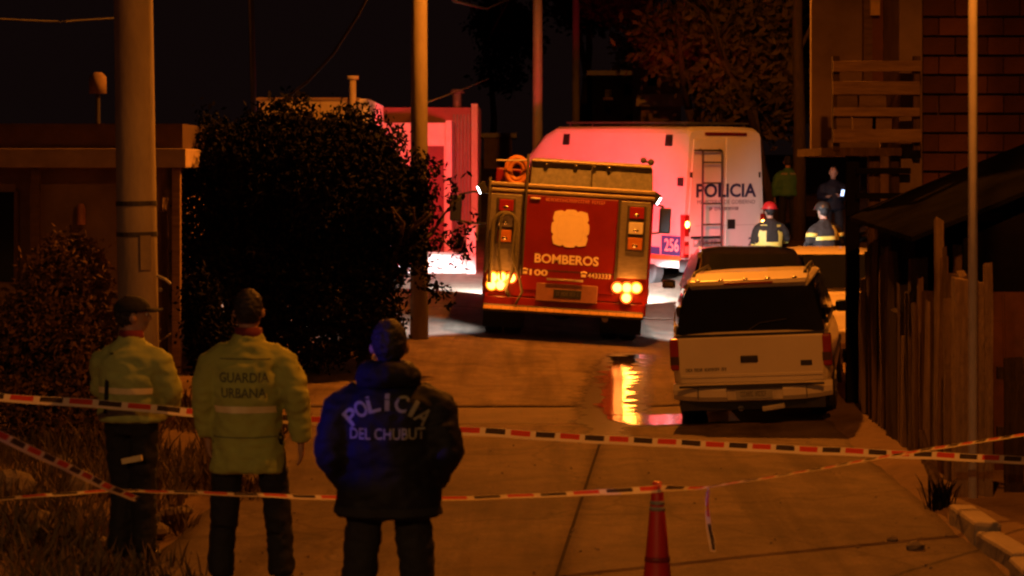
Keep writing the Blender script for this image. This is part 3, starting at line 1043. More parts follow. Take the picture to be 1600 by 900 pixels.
    for s in (-1, 1):
        MB().box2(s * 1.105 - .02, s * 1.105 + .02, 4.5, 5.3, 1.45, 2.0).build('side_window', M['glass'], t)
        mr = MB().box((s * 1.78, 5.55, 1.72), (.20, .09, .44)).build('mirror', M['blackpl'], t, bevel=.03)
        MB().tube([(s * 1.1, 5.5, 2.0), (s * 1.5, 5.55, 2.02), (s * 1.75, 5.55, 1.95)], .018, 8).tube([(s * 1.1, 5.5, 1.5), (s * 1.5, 5.55, 1.48), (s * 1.75, 5.55, 1.52)], .018, 8).build('mirror_arm', M['blackpl'], mr)
        hl = MB().cyl((s * .8, 6.10, .95), (s * .8, 6.20, .95), .11, n=16).build('headlamp', M['chrome'], t)
        MB().ell((s * .8, 6.2, .95), (.09, .03, .09), 12, 6).build('lamp_lens', emat('head_white', (.9, .95, 1), 40), hl, smooth=True)
        lamp('headlight', 'SPOT', (s * .8, 6.26, .95), (.95, .97, 1.0), P_HEAD * (4.5 if s > 0 else 2.5), .06, t, (.70, 1, -.70) if s > 0 else (-.50, 1, -.62), 60, .3)
        # white scene lamp high on the flank
        sl = MB().box((s * (W + .10), 1.3, 2.14), (.12, .22, .16), (0, s * .5, 0)).build('scene_lamp', M['blackpl'], t, bevel=.015)
        MB().box((s * (W + .155), 1.3, 2.095), (.012, .18, .11), (0, s * .5, 0)).build('lamp_lens', emat('flood_white', (.85, .92, 1), 22), sl)
        lamp('scene_light', 'SPOT', (s * (W + .22), 1.3, 2.05), (.80, .90, 1.0), P_FLOOD * (1.9 if s > 0 else 1), .07, t, (1.1, .75, -.75) if s > 0 else (-.8, .1, -1.0), 112 if s > 0 else 96, .4)
    bar = MB().box2(-.7, .7, 4.5, 4.75, 2.36, 2.43).build('light_bar', M['blackpl'], t, bevel=.02)
    for s in (-1, 1):
        MB().ell((s * .5, 4.62, 2.45), (.13, .12, .10), 14, 8).build('beacon', emat('beacon_red', (1, .03, .04), 35), bar, smooth=True)
    lamp('beacon_light', 'SPOT', (.5, 4.66, 2.62), (1.0, .012, .045), P_RED, .10, t, (-.06, 1.0, -.46), 90, .85)
    lamp('beacon_light', 'SPOT', (-.5, 4.66, 2.62), (1.0, .04, .06), P_RED * .55, .10, t, (-.55, 1.0, .03), 44, .5)
    return t


fire_engine()


# ------------------------------------------------------------------ police van
def police_van():
    th = R(37)
    x0 = pt(1068, 265, 37.5).x
    # origin: middle of the rear at ground level
    ox, oy = x0 + 1.0 * math.cos(th), 37.5 + 1.0 * math.sin(th)
    oz = h(x0, 37.5) - .02
    t = thing('police_van', 'white high roof police van parked across the street washed in red light', 'van', (ox, oy, oz), (R(1.0), 0, th))
    ZT = 3.03
    st = [(0.0, ZT - .06, .90), (.10, ZT, .90), (2.0, ZT + .01, .90), (4.0, ZT, .90), (4.35, ZT - .12, .88), (5.05, 2.42, .84), (5.45, 1.75, .82), (6.0, 1.25, .78), (6.15, .95, .74)]
    rs = []
    for y, zt, wt_ in st:
        zm = min(1.35, zt * .62)
        rs.append(sect(y, .98 if y < 5.6 else .9, 1.0 if y < 5.6 else .92, wt_, .42, zm, zt, .13 if zt > 1.5 else .09))
    MB().rings(rs).build('body', M['vanwhite'], t, smooth=False, bevel=.012)
    # rear doors
    for s in (-1, 1):
        q = MB()
        xa, xb = .008 * s, .90 * s
        xt = .80 * s
        pts_ = [(xa, .60), (xb, .60), (xb, 1.45), (xt, 2.80), (xa, 2.84)]
        if s < 0:
            pts_ = pts_[::-1]
        q.rings([[(x, y, z) for x, z in pts_] for y in (-.022, .03)][::-1])
        dr = q.build('rear_door', M['vanwhite'], t, bevel=.012)
        MB().box2(s * .90 - .02, s * .90 + .02, -.03, .0, 1.1, 1.2).build('hinge', M['blackpl'], dr)
        MB().box2(s * .86 - .02, s * .86 + .02, -.03, .0, 2.1, 2.2).build('hinge', M['blackpl'], dr)
        # tail lamps
        tl = MB().box2(s * .955 - .065, s * .955 + .062, -.03, .10, .62, 1.42).build('tail_lamp', M['redlens'], t, bevel=.02)
        MB().ell((s * .955, -.03, 1.24), (.045, .03, .06), 12, 8).build('bulb_glow', emat('van_tail_hot', (1, .36, .06), 26), tl, smooth=True)
        MB().box2(s * .955 - .05, s * .955 + .05, -.034, -.029, .93, 1.02).build('white_lens', M['clearlens'], tl)
        MB().box2(s * .955 - .05, s * .955 + .05, -.034, -.029, .70, .84).build('lit_lens', emat('van_tail_red', (1, .02, .02), 2.5), tl)
    MB().box2(-.52, .52, -.03, .03, 2.875, 2.935).build('brake_lamp', mat('dark_red_lens', (.12, .006, .008), .25), t, bevel=.01)
    MB().box2(.05, .24, -.034, -.02, 1.14, 1.32).build('door_handle', M['blackpl'], t, bevel=.01)
    # rear ladder
    lad = MB()
    for x in (-.66, -.18):
        lad.tube([(x, -.03, 2.62), (x, -.11, 2.58), (x, -.11, .78), (x, -.03, .74)], .019, 8)
    lad.cyl((-.86, -.10, 2.60), (-.18, -.10, 2.60), .019, n=8)
    for z in (2.38, 2.0, 1.62, 1.24, .90, .74):
        lad.cyl((-.66, -.11, z), (-.18, -.11, z), .015, n=8)
    lad.build('ladder', M['darksteel'], t, smooth=True)
    pl = MB().box2(-.80, -.14, -.035, -.02, .82, .98).build('plate_recess', M['plate'], t, bevel=.01)
    MB().box2(-.86, -.10, -.055, -.02, .98, 1.02).build('plate_hood', M['blackpl'], pl)
    strokes(M['navy'], pl, -.66, -.22, -.037, .90, .08, 6, 4)
    MB().ell((-.73, -.04, .91), (.05, .02, .04), 10, 6).build('plate_lamp', M['clearlens'], pl, smooth=True)
    # lettering
    text('POLICIA', M['navy'], t, (.02, -.025, 1.86), width=1.52, height=.26, bold=.03)
    text('MINISTERIO DE GOBIERNO', mat('thin_navy', (.10, .06, .10), .6), t, (.02, -.025, 1.645), width=1.46, height=.075, bold=.0)
    strokes(mat('thin_navy', (.10, .06, .10), .6), t, -.42, .34, -.025, 1.52, .06, 16, 6)
    text('256', M['navy'], t, (.74, -.025, .90), width=.30, height=.16, bold=.02)
    MB().box2(-.75, .88, -.0245, -.0215, 1.21, 1.217).build('body_crease', M['plate'], t)
    # bumper
    MB().box2(-1.02, 1.02, -.14, .14, .36, .60).build('bumper', M['blackpl'], t, bevel=.04)
    MB().box2(-.90, -.70, -.146, -.139, .50, .57).build('bumper_label', M['white'], t)
    MB().box2(-.96, -.86, -.146, -.139, .40, .46).build('reflector', M['redlens'], t)
    # left flank: number panel, vents, side rail
    sx = -1.006
    MB().box2(sx - .004, sx, .08, .62, .66, 1.02).build('number_panel', M['decalblue'], t)
    MB().box2(sx - .004, sx, .08, 1.6, .57, .656).build('orange_stripe', M['decalorange'], t)
    MB().box2(sx - .004, sx, .66, 4.4, .66, .80).build('blue_stripe', M['decalblue'], t)
    text('256', M['white'], t, (sx - .008, .33, .85), rot=(R(90), 0, R(-90)), width=.40, height=.24, bold=.02)
    for y in (.55, 3.6):
        MB().box((-.905, y, 2.78), (.05, .20, .22), (0, R(8), 0)).build('air_vent', M['blackpl'], t, bevel=.02)
    for y in (1.55, 2.75, 4.05):
        MB().box2(-1.0035, -.99, y, y + .012, .62, 1.36).build('panel_seam', M['plate'], t)
        MB().box((-.951, y + .006, 2.0), (.012, .012, 1.25), (0, R(4.2), 0)).build('panel_seam', M['plate'], t)
    MB().box((-.985, .14, 2.02), (.04, .14, .16)).build('side_hinge', M['blackpl'], t, bevel=.01)
    MB().box2(sx - .02, sx + .01, 1.0, 4.4, .98, 1.03).build('side_rail', M['plate'], t)
    MB().ell((-1.0, .30, .50), (.03, .07, .045), 10, 6).build('side_marker', emat('van_marker', (1, .5, .1), 10), t, smooth=True)
    MB().add([(-.86, 4.42, 2.84), (.86, 4.42, 2.84), (.88, 5.42, 1.82), (-.88, 5.42, 1.82)], [(0, 1, 2, 3)]).build('windshield', M['glass'], t)
    for s in (-1, 1):
        MB().box2(s * .975 - .02, s * .975 + .012, 4.2, 5.0, 1.5, 2.2).build('side_window', M['glass'], t)
        wheel(t, (s * .84, 1.2, .36), .36, .24, .6, M['steel'], s)
        wheel(t, (s * .84, 5.0, .36), .36, .24, .6, M['steel'], s)
        MB().box((s * 1.14, 4.9, 1.65), (.12, .08, .32)).build('mirror', M['blackpl'], t, bevel=.02)
    # roof rack
    rk = MB()
    for s in (-1, 1):
        rk.cyl((s * .74, .2, ZT + .08), (s * .74, 3.8, ZT + .08), .022, n=8)
    for y in (.3, 1.2, 2.1, 3.0, 3.7):
        rk.cyl((-.74, y, ZT + .08), (.74, y, ZT + .08), .018, n=8)
        for s in (-1, 1):
            rk.cyl((s * .74, y, ZT - .02), (s * .74, y, ZT + .08), .015, n=6)
    rk.build('roof_rack', M['darksteel'], t)
    return t


police_van()


# ------------------------------------------------------------------ parked SUV
def parked_suv():
    X0, Y0 = 2.36, 19.95
    t = thing('parked_car', 'cream four wheel drive car parked beside the fence, rear facing the tape', 'car', (X0, Y0, h(X0, Y0 + 1) - .02), (0, R(-2.9), R(-10.5)))
    t.scale = (1, 1, .945)
    # lower body
    rs = []
    for y, zt, wb in ((.0, .94, .70), (.03, .965, .735), (.10, .985, .765), (1.0, .985, .775), (2.9, .985, .775), (3.1, .96, .77), (3.9, .90, .74), (4.1, .80, .70)):
        rs.append(sect(y, wb * .96, wb, wb * .95, .30, .70, zt, .10))
    MB().rings(rs).build('body', M['suv'], t, bevel=.02)
    # cabin
    rs = []
    for y, wb, wt_, zt in ((.06, .725, .60, 1.44), (.40, .735, .61, 1.51), (1.5, .735, .62, 1.525), (2.2, .735, .61, 1.50), (2.95, .73, .66, .985)):
        rs.append([(-wb, y - (.10 if y < .1 else 0) * 0, .96), (wb, y, .96), (wt_ + .03, y + (.17 if y < .1 else 0), zt - .05), (wt_ - .04, y + (.19 if y < .1 else 0), zt), (-wt_ + .04, y + (.19 if y < .1 else 0), zt), (-wt_ - .03, y + (.17 if y < .1 else 0), zt - .05)])
    MB().rings(rs).build('cabin', M['glass'], t, bevel=.012)
    rr_ = []
    for y, w_, z_ in ((.235, .565, 1.465), (.30, .60, 1.505), (.45, .62, 1.53), (1.5, .63, 1.545), (2.15, .62, 1.52), (2.32, .60, 1.47)):
        rr_.append([(-w_, y, z_ - .055), (w_, y, z_ - .055), (w_ + .012, y, z_ - .03), (w_ - .03, y, z_), (w_ * .5, y, z_ + .012), (-w_ * .5, y, z_ + .012), (-w_ + .03, y, z_), (-w_ - .012, y, z_ - .03)])
    MB().rings(rr_).build('roof', M['suv'], t, bevel=.01)
    # tailgate
    q = MB()
    prof = [(-.70, .45), (.70, .45), (.715, .62), (.715, .94), (-.715, .94), (-.715, .62)]
    q.rings([[(x, y, z) for x, z in prof] for y in (-.012, .06)][::-1])
    q.build('tailgate', M['suv'], t, bevel=.022)
    MB().add([(-.70, .048, .965), (.70, .048, .965), (.595, .222, 1.415), (-.595, .222, 1.415)], [(0, 1, 2, 3)]).build('rear_window', M['glass'], t)
    MB().box2(-.72, .72, -.006, .06, .935, .962).build('window_seal', M['blackpl'], t)
    MB().tube([(-.02, .045, .985), (.10, .07, 1.06), (.36, .075, 1.09)], .008, 6).build('rear_wiper', M['blackpl'], t)
    # spoiler, brake lamp and bright beads drawing the glints on the roof edge
    MB().rings([[(-.56, y, z - .02), (.56, y, z - .02), (.58, y + .02, z + .03), (-.58, y + .02, z + .03)] for y, z in ((.165, 1.475), (.45, 1.545))]).build('spoiler', M['suv'], t, bevel=.012)
    MB().box2(-.24, .24, .145, .20, 1.462, 1.482).build('brake_lamp', M['redlens'], t, bevel=.005)
    for i, x in enumerate((-.50, -.27, -.03, .19, .45)):
        MB().ell((x, .21, 1.508), (.03, .03, .014), 10, 6).build('roof_glint', M['chrome'], t, smooth=True)
    for s in (-1, 1):
        MB().tube([(s * .55, .35, 1.545), (s * .55, .5, 1.58), (s * .55, 2.0, 1.58), (s * .55, 2.2, 1.53)], .018, 8).build('roof_rail', M['blackpl'], t, smooth=True)
        tl = MB().box2(s * .738 - .052, s * .738 + .045, -.014, .16, .60, .93).build('tail_lamp', M['redlens'], t, bevel=.02)
        MB().box2(s * .738 - .046, s * .738 + .04, -.018, -.013, .66, .745).build('lens', mat('smoked_lens', (.06, .03, .02), .2), tl)
        MB().box2(s * .735 - .012, s * .735 + .012, .5, 2.4, 1.0, 1.06).build('window_sill', M['blackpl'], t)
        for y0, y1 in ((.40, 1.15), (1.25, 2.05)):
            MB().add([(s * .739, y0, 1.06), (s * .739, y1, 1.06), (s * .672, y1, 1.40), (s * .672, y0 + .08, 1.40)], [(0, 1, 2, 3) if s > 0 else (3, 2, 1, 0)]).build('side_window', M['glass'], t)
        wheel(t, (s * .66, .82, .33), .33, .23, .6, M['alu'], s)
        wheel(t, (s * .66, 3.25, .33), .33, .23, .6, M['alu'], s)
        mr = MB().box((s * .86, 2.25, 1.06), (.17, .10, .13)).build('mirror', M['blackpl'], t, bevel=.03)
        MB().box((s * .76, 2.27, 1.03), (.12, .05, .05)).build('mirror_arm', M['blackpl'], mr)
        MB().box2(s * .775 - .01, s * .775 + .01, .3, 3.4, .58, .64).build('side_moulding', M['blackpl'], t)
    MB().box2(-.10, .07, -.03, -.008, .665, .735).build('handle', M['blackpl'], t, bevel=.01)
    bd = strokes(M['blackpl'], t, -.64, -.24, -.014, .60, .034, 24, 11, 'badge_lettering')
    MB().box2(.48, .59, -.018, -.011, .615, .67).build('badge', M['blackpl'], t, bevel=.008)
    MB().box2(-.69, .69, -.022, -.011, .515, .548).build('tailgate_ridge', M['suv'], t, bevel=.01)
    # bumper
    q = MB()
    rs = []
    for x in np.linspace(-.775, .775, 13):
        k = (abs(x) / .775) ** 4
        y0 = -.10 + .10 * k
        zb = .27 + .03 * k
        rs.append([(x, y0 + .03, zb), (x, y0, zb + .05), (x, y0, .40), (x, y0 + .04, .455), (x, .12, .455), (x, .12, zb)])
    q.rings(rs)
    q.build('bumper', M['suv'], t, smooth=False, bevel=.008)
    MB().box2(-.70, .70, -.112, -.08, .425, .447).build('bumper_groove', M['blackpl'], t)
    for x in (-.52, .53):
        MB().box2(x - .002, x + .002, -.104, -.08, .30, .42).build('bumper_seam', M['blackpl'], t)
    pr = MB().box2(-.24, .30, -.108, -.095, .285, .43).build('plate_recess', mat('recess_paint', (.52, .48, .41), .6), t, bevel=.008)
    MB().box2(-.24, .30, -.13, -.10, .405, .425).build('plate_hood', M['blackpl'], pr)
    np_ = MB().box2(-.15, .20, -.116, -.107, .30, .40).build('number_plate', M['plate'], t, bevel=.004)
    strokes(mat('dark_plate_ink', (.12, .11, .10), .6), np_, -.11, .16, -.118, .35, .055, 15, 21)
    MB().box2(-.70, .70, .0, .5, .18, .30).build('underbody', M['blackpl'], t)
    MB().box((.20, -.05, .20), (.22, .08, .05), (0, R(-8), 0)).build('tow_hitch', M['steel'], t, bevel=.01)
    MB().cyl((-.12, .0, .19), (-.12, .5, .2), .03, n=10).build('exhaust', M['steel'], t, smooth=True)
    MB().box2(-.70, .70, 4.05, 4.2, .32, .55).build('front_bumper', M['suv'], t, bevel=.03)
    MB().add([(-.64, 2.22, 1.46), (.64, 2.22, 1.46), (.70, 2.9, 1.04), (-.70, 2.9, 1.04)], [(0, 1, 2, 3)]).build('windshield', M['glass'], t)
    return t


parked_suv()


def hatchback(label, loc, rz, paint, zt=1.5, face=1):
    t = thing('parked_car', label, 'car', loc, (0, 0, rz))
    rs = []
    for y, z, w in ((0, .80, .72), (.12, .90, .80), (1.0, .93, .83), (2.8, .92, .83), (3.7, .80, .78), (3.95, .65, .70)):
        rs.append(sect(y, w * .95, w, w * .93, .25, .62, z, .10))
    MB().rings(rs).build('body', paint, t, smooth=True)
    rs = []
    for y, wb, wt_, z in ((.10, .74, .60, .95), (.22, .76, .60, 1.18), (.55, .78, .59, zt - .05), (1.1, .78, .60, zt), (1.7, .78, .60, zt - .01), (2.1, .78, .60, zt - .07), (2.55, .77, .64, 1.20), (2.95, .76, .70, .93)):
        rs.append([(-wb, y, .88), (wb, y, .88), (wt_ + .05, y, z - .10 * (z > 1)), (wt_, y, z - .03), (wt_ * .6, y, z), (-wt_ * .6, y, z), (-wt_, y, z - .03), (-wt_ - .05, y, z - .10 * (z > 1))])
    MB().rings(rs).build('cabin', paint, t, smooth=True)
    MB().add([(-.62, .10, 1.0), (.62, .10, 1.0), (.60, .19, 1.20), (-.60, .19, 1.20), (.53, .50, zt - .07), (-.53, .50, zt - .07)], [(0, 1, 2, 3), (3, 2, 4, 5)]).build('rear_window', M['glass'], t)
    MB().add([(-.58, 2.14, zt - .075), (.58, 2.14, zt - .075), (.64, 2.58, 1.225), (-.64, 2.58, 1.225), (.70, 2.96, .98), (-.70, 2.96, .98)], [(0, 1, 2, 3), (3, 2, 4, 5)]).build('windshield', M['glass'], t)
    for s in (-1, 1):
        MB().add([(s * .80, .55, .98), (s * .80, 2.5, .98), (s * .668, 2.0, zt - .13), (s * .668, .72, zt - .13)], [(0, 1, 2, 3) if s > 0 else (3, 2, 1, 0)]).build('side_window', M['glass'], t)
        MB().box((s * .70, .06, .76), (.16, .10, .18)).build('tail_lamp', M['redlens'], t, bevel=.03)
        wheel(t, (s * .72, .75, .30), .30, .19, .6, M['alu'], s)
        wheel(t, (s * .72, 3.15, .30), .30, .19, .6, M['alu'], s)
        MB().box((s * .95, 2.35, 1.0), (.18, .09, .12)).build('mirror', paint, t, bevel=.03)
        MB().box((s * .60, 3.84, .66), (.26, .12, .12)).build('headlamp', M['clearlens'], t, bevel=.03)
    MB().box2(-.75, .75, -.05, .1, .3, .52).build('bumper', paint, t, bevel=.03)
    MB().box2(-.75, .75, 3.85, 4.02, .3, .5).build('front_bumper', paint, t, bevel=.03)
    return t


hatchback('glossy black car in front of the cream car, only its roof showing', (3.05, 25.6, h(3.05, 27)), R(-1), M['darkcar'], 1.56)
hatchback('pale car turned towards the tape, in front of the cream car', (4.50, 30.4, h(4.5, 28) + .02), R(178), M['palecar'], 1.47)


# ------------------------------------------------------------------ people
def hand(b, w, d, s, k):
    """palm and five curled fingers at wrist w, pointing along d; s side of the thumb"""
    w, d = Vector(w), Vector(d).normalized()
    side = Vector((0, 1, 0)) - d * d.y
    side.normalize()
    nrm = d.cross(side).normalized() * s
    b.tube([w - d * .02 * k, w + d * .05 * k, w + d * .09 * k], [.030 * k, .040 * k, .036 * k], 8, (.55, 1.0) if abs(d.y) < .8 else (1, .6))
    for i, L in enumerate((.072, .080, .075, .060)):
        o = w + d * .085 * k + side * ((1.5 - i) * .021 * k)
        p1 = o + d * (L * .5 * k) - nrm * .010 * k
        p2 = o + d * (L * .85 * k) - nrm * .035 * k
        b.tube([o, p1, p2], [.0105 * k, .010 * k, .008 * k], 7)
    o = w + d * .03 * k + side * .032 * k
    b.tube([o, o + side * .025 * k + d * .03 * k - nrm * .01 * k, o + side * .03 * k + d * .065 * k - nrm * .02 * k], [.013 * k, .012 * k, .009 * k], 7)


def person(label, loc, rz, H=1.75, voxel=.014, arms=None, jac=None, hem=.80, bulk=1.0, jm=None, tm=None, legs=None, head_yaw=0.0, head_drop=0.0, headwear='cap', hm=None, collar=None, lean=0.0, wr=.012, seed=1, group=None):
    k = H / 1.75
    t = thing('person', label, 'person', loc, (R(-lean), 0, rz), group)
    jm, tm = jm or M['jacket'], tm or M['darkcloth']
    V = lambda p: Vector(p) * k
    arms = arms or [((-.20, 0, 1.42), (-.27, -.02, 1.13), (-.27, .04, .88)), ((.20, 0, 1.42), (.27, -.02, 1.13), (.27, .04, .88))]
    legs = legs or [((-.10, 0, .90), (-.12, .02, .50), (-.13, -.01, .09)), ((.10, 0, .90), (.12, .02, .50), (.13, -.01, .09))]
    hc = Vector((0, .02 + head_drop * .5, 1.635 - head_drop * .3))
    hy = Matrix.Rotation(head_yaw, 3, 'Z')

    def hp(p):                                     # a point of the head
        return (hc + hy @ (Vector(p) * 1.07)) * k

    # --- body: one continuous skin
    b = MB()
    hb = MB()
    hb.ell((0, 0, 0.01), (.074, .094, .105), 18, 12)
    hb.ell((0, .035, -.055), (.055, .055, .062), 14, 8)
    hb.tube([(0, .085, .015), (0, .112, -.022), (0, .095, -.032)], [.012, .018, .012], 8)
    hb.tube([(-.026, .084, -.060), (0, .091, -.060), (.026, .084, -.060)], [.008, .011, .008], 6)
    hb.tube([(-.045, .074, .030), (0, .092, .032), (.045, .074, .030)], [.010, .012, .010], 6)
    for s in (-1, 1):
        hb.ell((s * .083, -.002, -.010), (.011, .021, .030), 8, 6)
    b.add([hp(p) for p in hb.v], hb.f)
    b.tube([V((0, -.005, 1.42)), V((0, 0, 1.50)), hp((0, -.01, -.06))], [.075 * k, .056 * k, .055 * k], 12)
    tor = [(.90, .155, .105), (1.0, .150, .10), (1.12, .145, .095), (1.26, .155, .100), (1.34, .145, .085), (1.40, .08, .065)]
    n = 20
    b.rings([[V((rx * math.cos(2 * math.pi * q / n), ry * math.sin(2 * math.pi * q / n), z)) for q in range(n)] for z, rx, ry in tor])
    for i, (a, e, w) in enumerate(arms):
        a, e, w = V(a), V(e), V(w)
        a = a + V((0, 0, -.07))
        b.tube([Vector((a.x * .6, 0, a.z)), a * .96, (a + e) / 2, e, (e + w) / 2, w], [.045 * k, .045 * k, .048 * k, .042 * k, .040 * k, .028 * k], 10)
        hand(b, w, w - e, -1 if i == 0 else 1, k)
    for a, e, w in legs:
        a, e, w = V(a), V(e), V(w)
        b.tube([a, (a + e) / 2, e, (e * .6 + w * .4), w], [.085 * k, .078 * k, .056 * k, .055 * k, .040 * k], 12)
        b.tube([w + V((0, -.03, -.05)), w + V((0, .08, -.055)), w + V((0, .15, -.065))], [.035 * k, .032 * k, .022 * k], 8)
    link('body', remeshed(b, max(.011, voxel * .8) * k, 3), M['skin'], t)
    eyes = MB()
    for s in (-1, 1):
        eyes.ell(hp((s * .031, .083, .012)), (.011 * k, .009 * k, .011 * k), 8, 6)
    eyes.build('eyes', M['white'], t, smooth=True)
    # --- trousers
    b = MB()
    pel = [(.86, .165, .115), (.93, .180, .130), (1.02, .175, .125), (1.06, .165, .115)]
    b.rings([[V((rx * math.cos(2 * math.pi * q / n), ry * math.sin(2 * math.pi * q / n), z)) for q in range(n)] for z, rx, ry in pel])
    for a, e, w in legs:
        a, e, w = V(a), V(e), V(w)
        b.tube([a + V((0, 0, .04)), (a + e) / 2, e, (e + w) / 2, w * .85 + e * .15, w + V((0, 0, -.02))], [.088 * k, .092 * k, .084 * k, .080 * k, .078 * k, .082 * k], 14)
    link('trousers', remeshed(b, voxel * k, 3, wr * .8, 9, seed + 3), tm, t)
    # --- boots
    for a, e, w in legs:
        w = V(w)
        b = MB()
        b.tube([w + V((0, 0, .08)), w + V((0, 0, .0))], [.060 * k, .058 * k], 12)
        n2 = 12
        rs = []
        for y, rx, zt in ((-.085, .030, .07), (-.06, .045, .09), (0, .048, .10), (.08, .052, .075), (.15, .048, .055), (.195, .025, .035)):
            rs.append([w * 1.0 + V((rx * math.cos(2 * math.pi * q / n2), y, -.09 + zt * .5 + zt * .5 * math.sin(2 * math.pi * q / n2))) for q in range(n2)])
        b.rings(rs)
        link('boot', remeshed(b, .012 * k, 2), M['boot'], t)
    # --- jacket
    b = MB()
    B_ = bulk
    tor = [(hem, .222 * B_, .165 * B_), (hem + .10, .215 * B_, .160 * B_), (1.02, .195 * B_, .148 * B_), (1.16, .205 * B_, .152 * B_), (1.30, .215 * B_, .150 * B_), (1.37, .200 * B_, .130 * B_), (1.425, .155 * B_, .105 * B_), (1.465, .105, .09), (1.51, .078, .08)]
    b.rings([[V((rx * math.cos(2 * math.pi * q / n), ry * math.sin(2 * math.pi * q / n), z)) for q in range(n)] for z, rx, ry in tor])
    for a, e, w in arms:
        a, e, w = V(a), V(e), V(w)
        a2 = a + V((0, 0, -.015))
        a2 = a2 + V((0, 0, -.055))
        b.tube([Vector((a2.x * .55, 0, a2.z + .045 * k)), a2 * .5 + Vector((a2.x * .42, 0, a2.z + .025 * k)) * .5 + V((0, 0, 0)), a2 * .9 + e * .1, (a2 + e) / 2, e, (e + w) / 2, w - (w - e).normalized() * .01], [.070 * k * B_, .076 * k * B_, .084 * k * B_, .084 * k * B_, .076 * k * B_, .068 * k * B_, .058 * k * B_], 14)
    jk = link('jacket', remeshed(b, voxel * k, 9, wr, 7, seed), jm, t)
    if collar:
        MB().tube([V((0, 0, 1.46)), V((0, .005, 1.54))], [.088 * k, .080 * k], 18).build('collar', collar, t, smooth=True)
    # --- head wear and hair
    # keep the face free: hair only covers the back and top
    hair = MB()
    hair.ell((0, -.022, .022), (.079, .092, .104), 20, 12)
    ho = MB().add([hp(p) for p in hair.v], hair.f)
    link('hair', remeshed(ho, .008 * k, 1, .008, 38, seed), M['hair'], t)
    if headwear == 'cap':
        c = MB()
        c.ell((0, -.004, .040), (.098, .116, .088), 20, 10, z0=-.08)
        MB().add([hp(p) for p in c.v], c.f).build('cap', hm or M['darkcloth'], t, smooth=True)
        br = MB()
        n3 = 14
        outer = [(.088 * math.sin(a), .085 + .105 * math.cos(a), .036 - .012 * abs(math.sin(a))) for a in np.linspace(-1.45, 1.45, n3)]
        inner = [(.088 * math.sin(a), .070 + .025 * math.cos(a), .046) for a in np.linspace(-1.45, 1.45, n3)]
        top = [(x, y, z + .008) for x, y, z in outer]
        topi = [(x, y, z + .008) for x, y, z in inner]
        vv = outer + inner + top + topi
        ff = []
        for i in range(n3 - 1):
            ff += [(i, i + 1, n3 + i + 1, n3 + i), (2 * n3 + i, 3 * n3 + i, 3 * n3 + i + 1, 2 * n3 + i + 1), (i, 2 * n3 + i, 2 * n3 + i + 1, i + 1)]
        MB().add([hp(p) for p in vv], ff).build('cap_peak', hm or M['darkcloth'], t)
    elif headwear == 'hood':
        c = MB()
        n3 = 20
        rs = []
        for z, rx, ry, yo in ((1.44, .155, .13, -.02), (1.49, .165, .14, -.045), (1.54, .14, .125, -.05), (1.565, .10, .10, -.045), (1.56, .075, .08, -.03)):
            rs.append([V((rx * math.cos(2 * math.pi * u / n3), yo + ry * math.sin(2 * math.pi * u / n3), z)) for u in range(n3)])
        c.rings(rs)
        link('hood', remeshed(c, .014 * k, 3, .008, 12, seed), jm, t)
    elif headwear == 'helmet':
        c = MB()
        c.ell((0, -.004, .045), (.118, .135, .115), 22, 10, z0=-.05)
        c.tube([(0, 0, .035), (0, 0, .047)], [.150, .130], 22)
        MB().add([hp(p) for p in c.v], c.f).build('helmet', hm or M['orange'], t, smooth=True)
    return t, k


def shell_band(t, jac_rx, jac_ry, z0, z1, m, name='reflective_band', k=1.0, a0=180, a1=360, off=.006, n=24):
    """band wrapped on the back of a jacket, from angle a0 to a1 (270 is the back)"""
    jk = [o for o in t.children if o.name.startswith('jacket')][0]
    me = jk.data
    from mathutils.bvhtree import BVHTree
    bv = BVHTree.FromPolygons([v.co for v in me.vertices], [p.vertices for p in me.polygons])
    rows = 3
    v, f = [], []
    for r_ in range(rows):
        z = (z0 + (z1 - z0) * r_ / (rows - 1)) * k
        for i in range(n):
            a = R(a0 + (a1 - a0) * i / (n - 1))
            d = Vector((math.cos(a), math.sin(a), 0))
            o = Vector((0, 0, z)) + Vector((d.x * .02, d.y * .02, 0))
            hit = None
            # outermost surface from outside in, limited to the trunk
            far = Vector((d.x * jac_rx * 1.35, d.y * jac_ry * 1.6, z))
            loc, nr, ix, ds = bv.ray_cast(far, -d)
            p = loc if loc is not None else Vector((d.x * jac_rx, d.y * jac_ry, z))
            v.append(p + d * off)
    for r_ in range(rows - 1):
        for i in range(n - 1):
            a = r_ * n + i
            f.append((a, a + 1, a + n + 1, a + n))
    b = MB().add(v, f)
    return b.build(name, m, t, smooth=True)


def wrap_text(t, o, off=.004):
    """press flat lettering on the back of the jacket"""
    from mathutils.bvhtree import BVHTree
    jk = [q for q in t.children if q.name.startswith('jacket')][0]
    me = jk.data
    bv = BVHTree.FromPolygons([v.co for v in me.vertices], [p.vertices for p in me.polygons])
    import bmesh
    bm = bmesh.new()
    bm.from_mesh(o.data)
    bmesh.ops.triangulate(bm, faces=bm.faces)
    for _ in range(2):
        long = [e for e in bm.edges if e.calc_length() > .03]
        if long:
            bmesh.ops.subdivide_edges(bm, edges=long, cuts=1)
            bmesh.ops.triangulate(bm, faces=bm.faces)
    mw = Matrix.LocRotScale(o.location, o.rotation_euler, o.scale)
    for v in bm.verts:
        p = mw @ v.co
        hit, nr, ix, ds = bv.ray_cast(Vector((p.x, -.8, p.z)), Vector((0, 1, 0)))
        v.co = Vector((p.x, (hit.y if hit else p.y) - off, p.z))
    bm.to_mesh(o.data)
    bm.free()
    o.location = (0, 0, 0)
    o.rotation_euler = (0, 0, 0)
    return o


def ground_at(px, d):
    x = (px - 800) / F * d
    return (x, d, h(x, d))


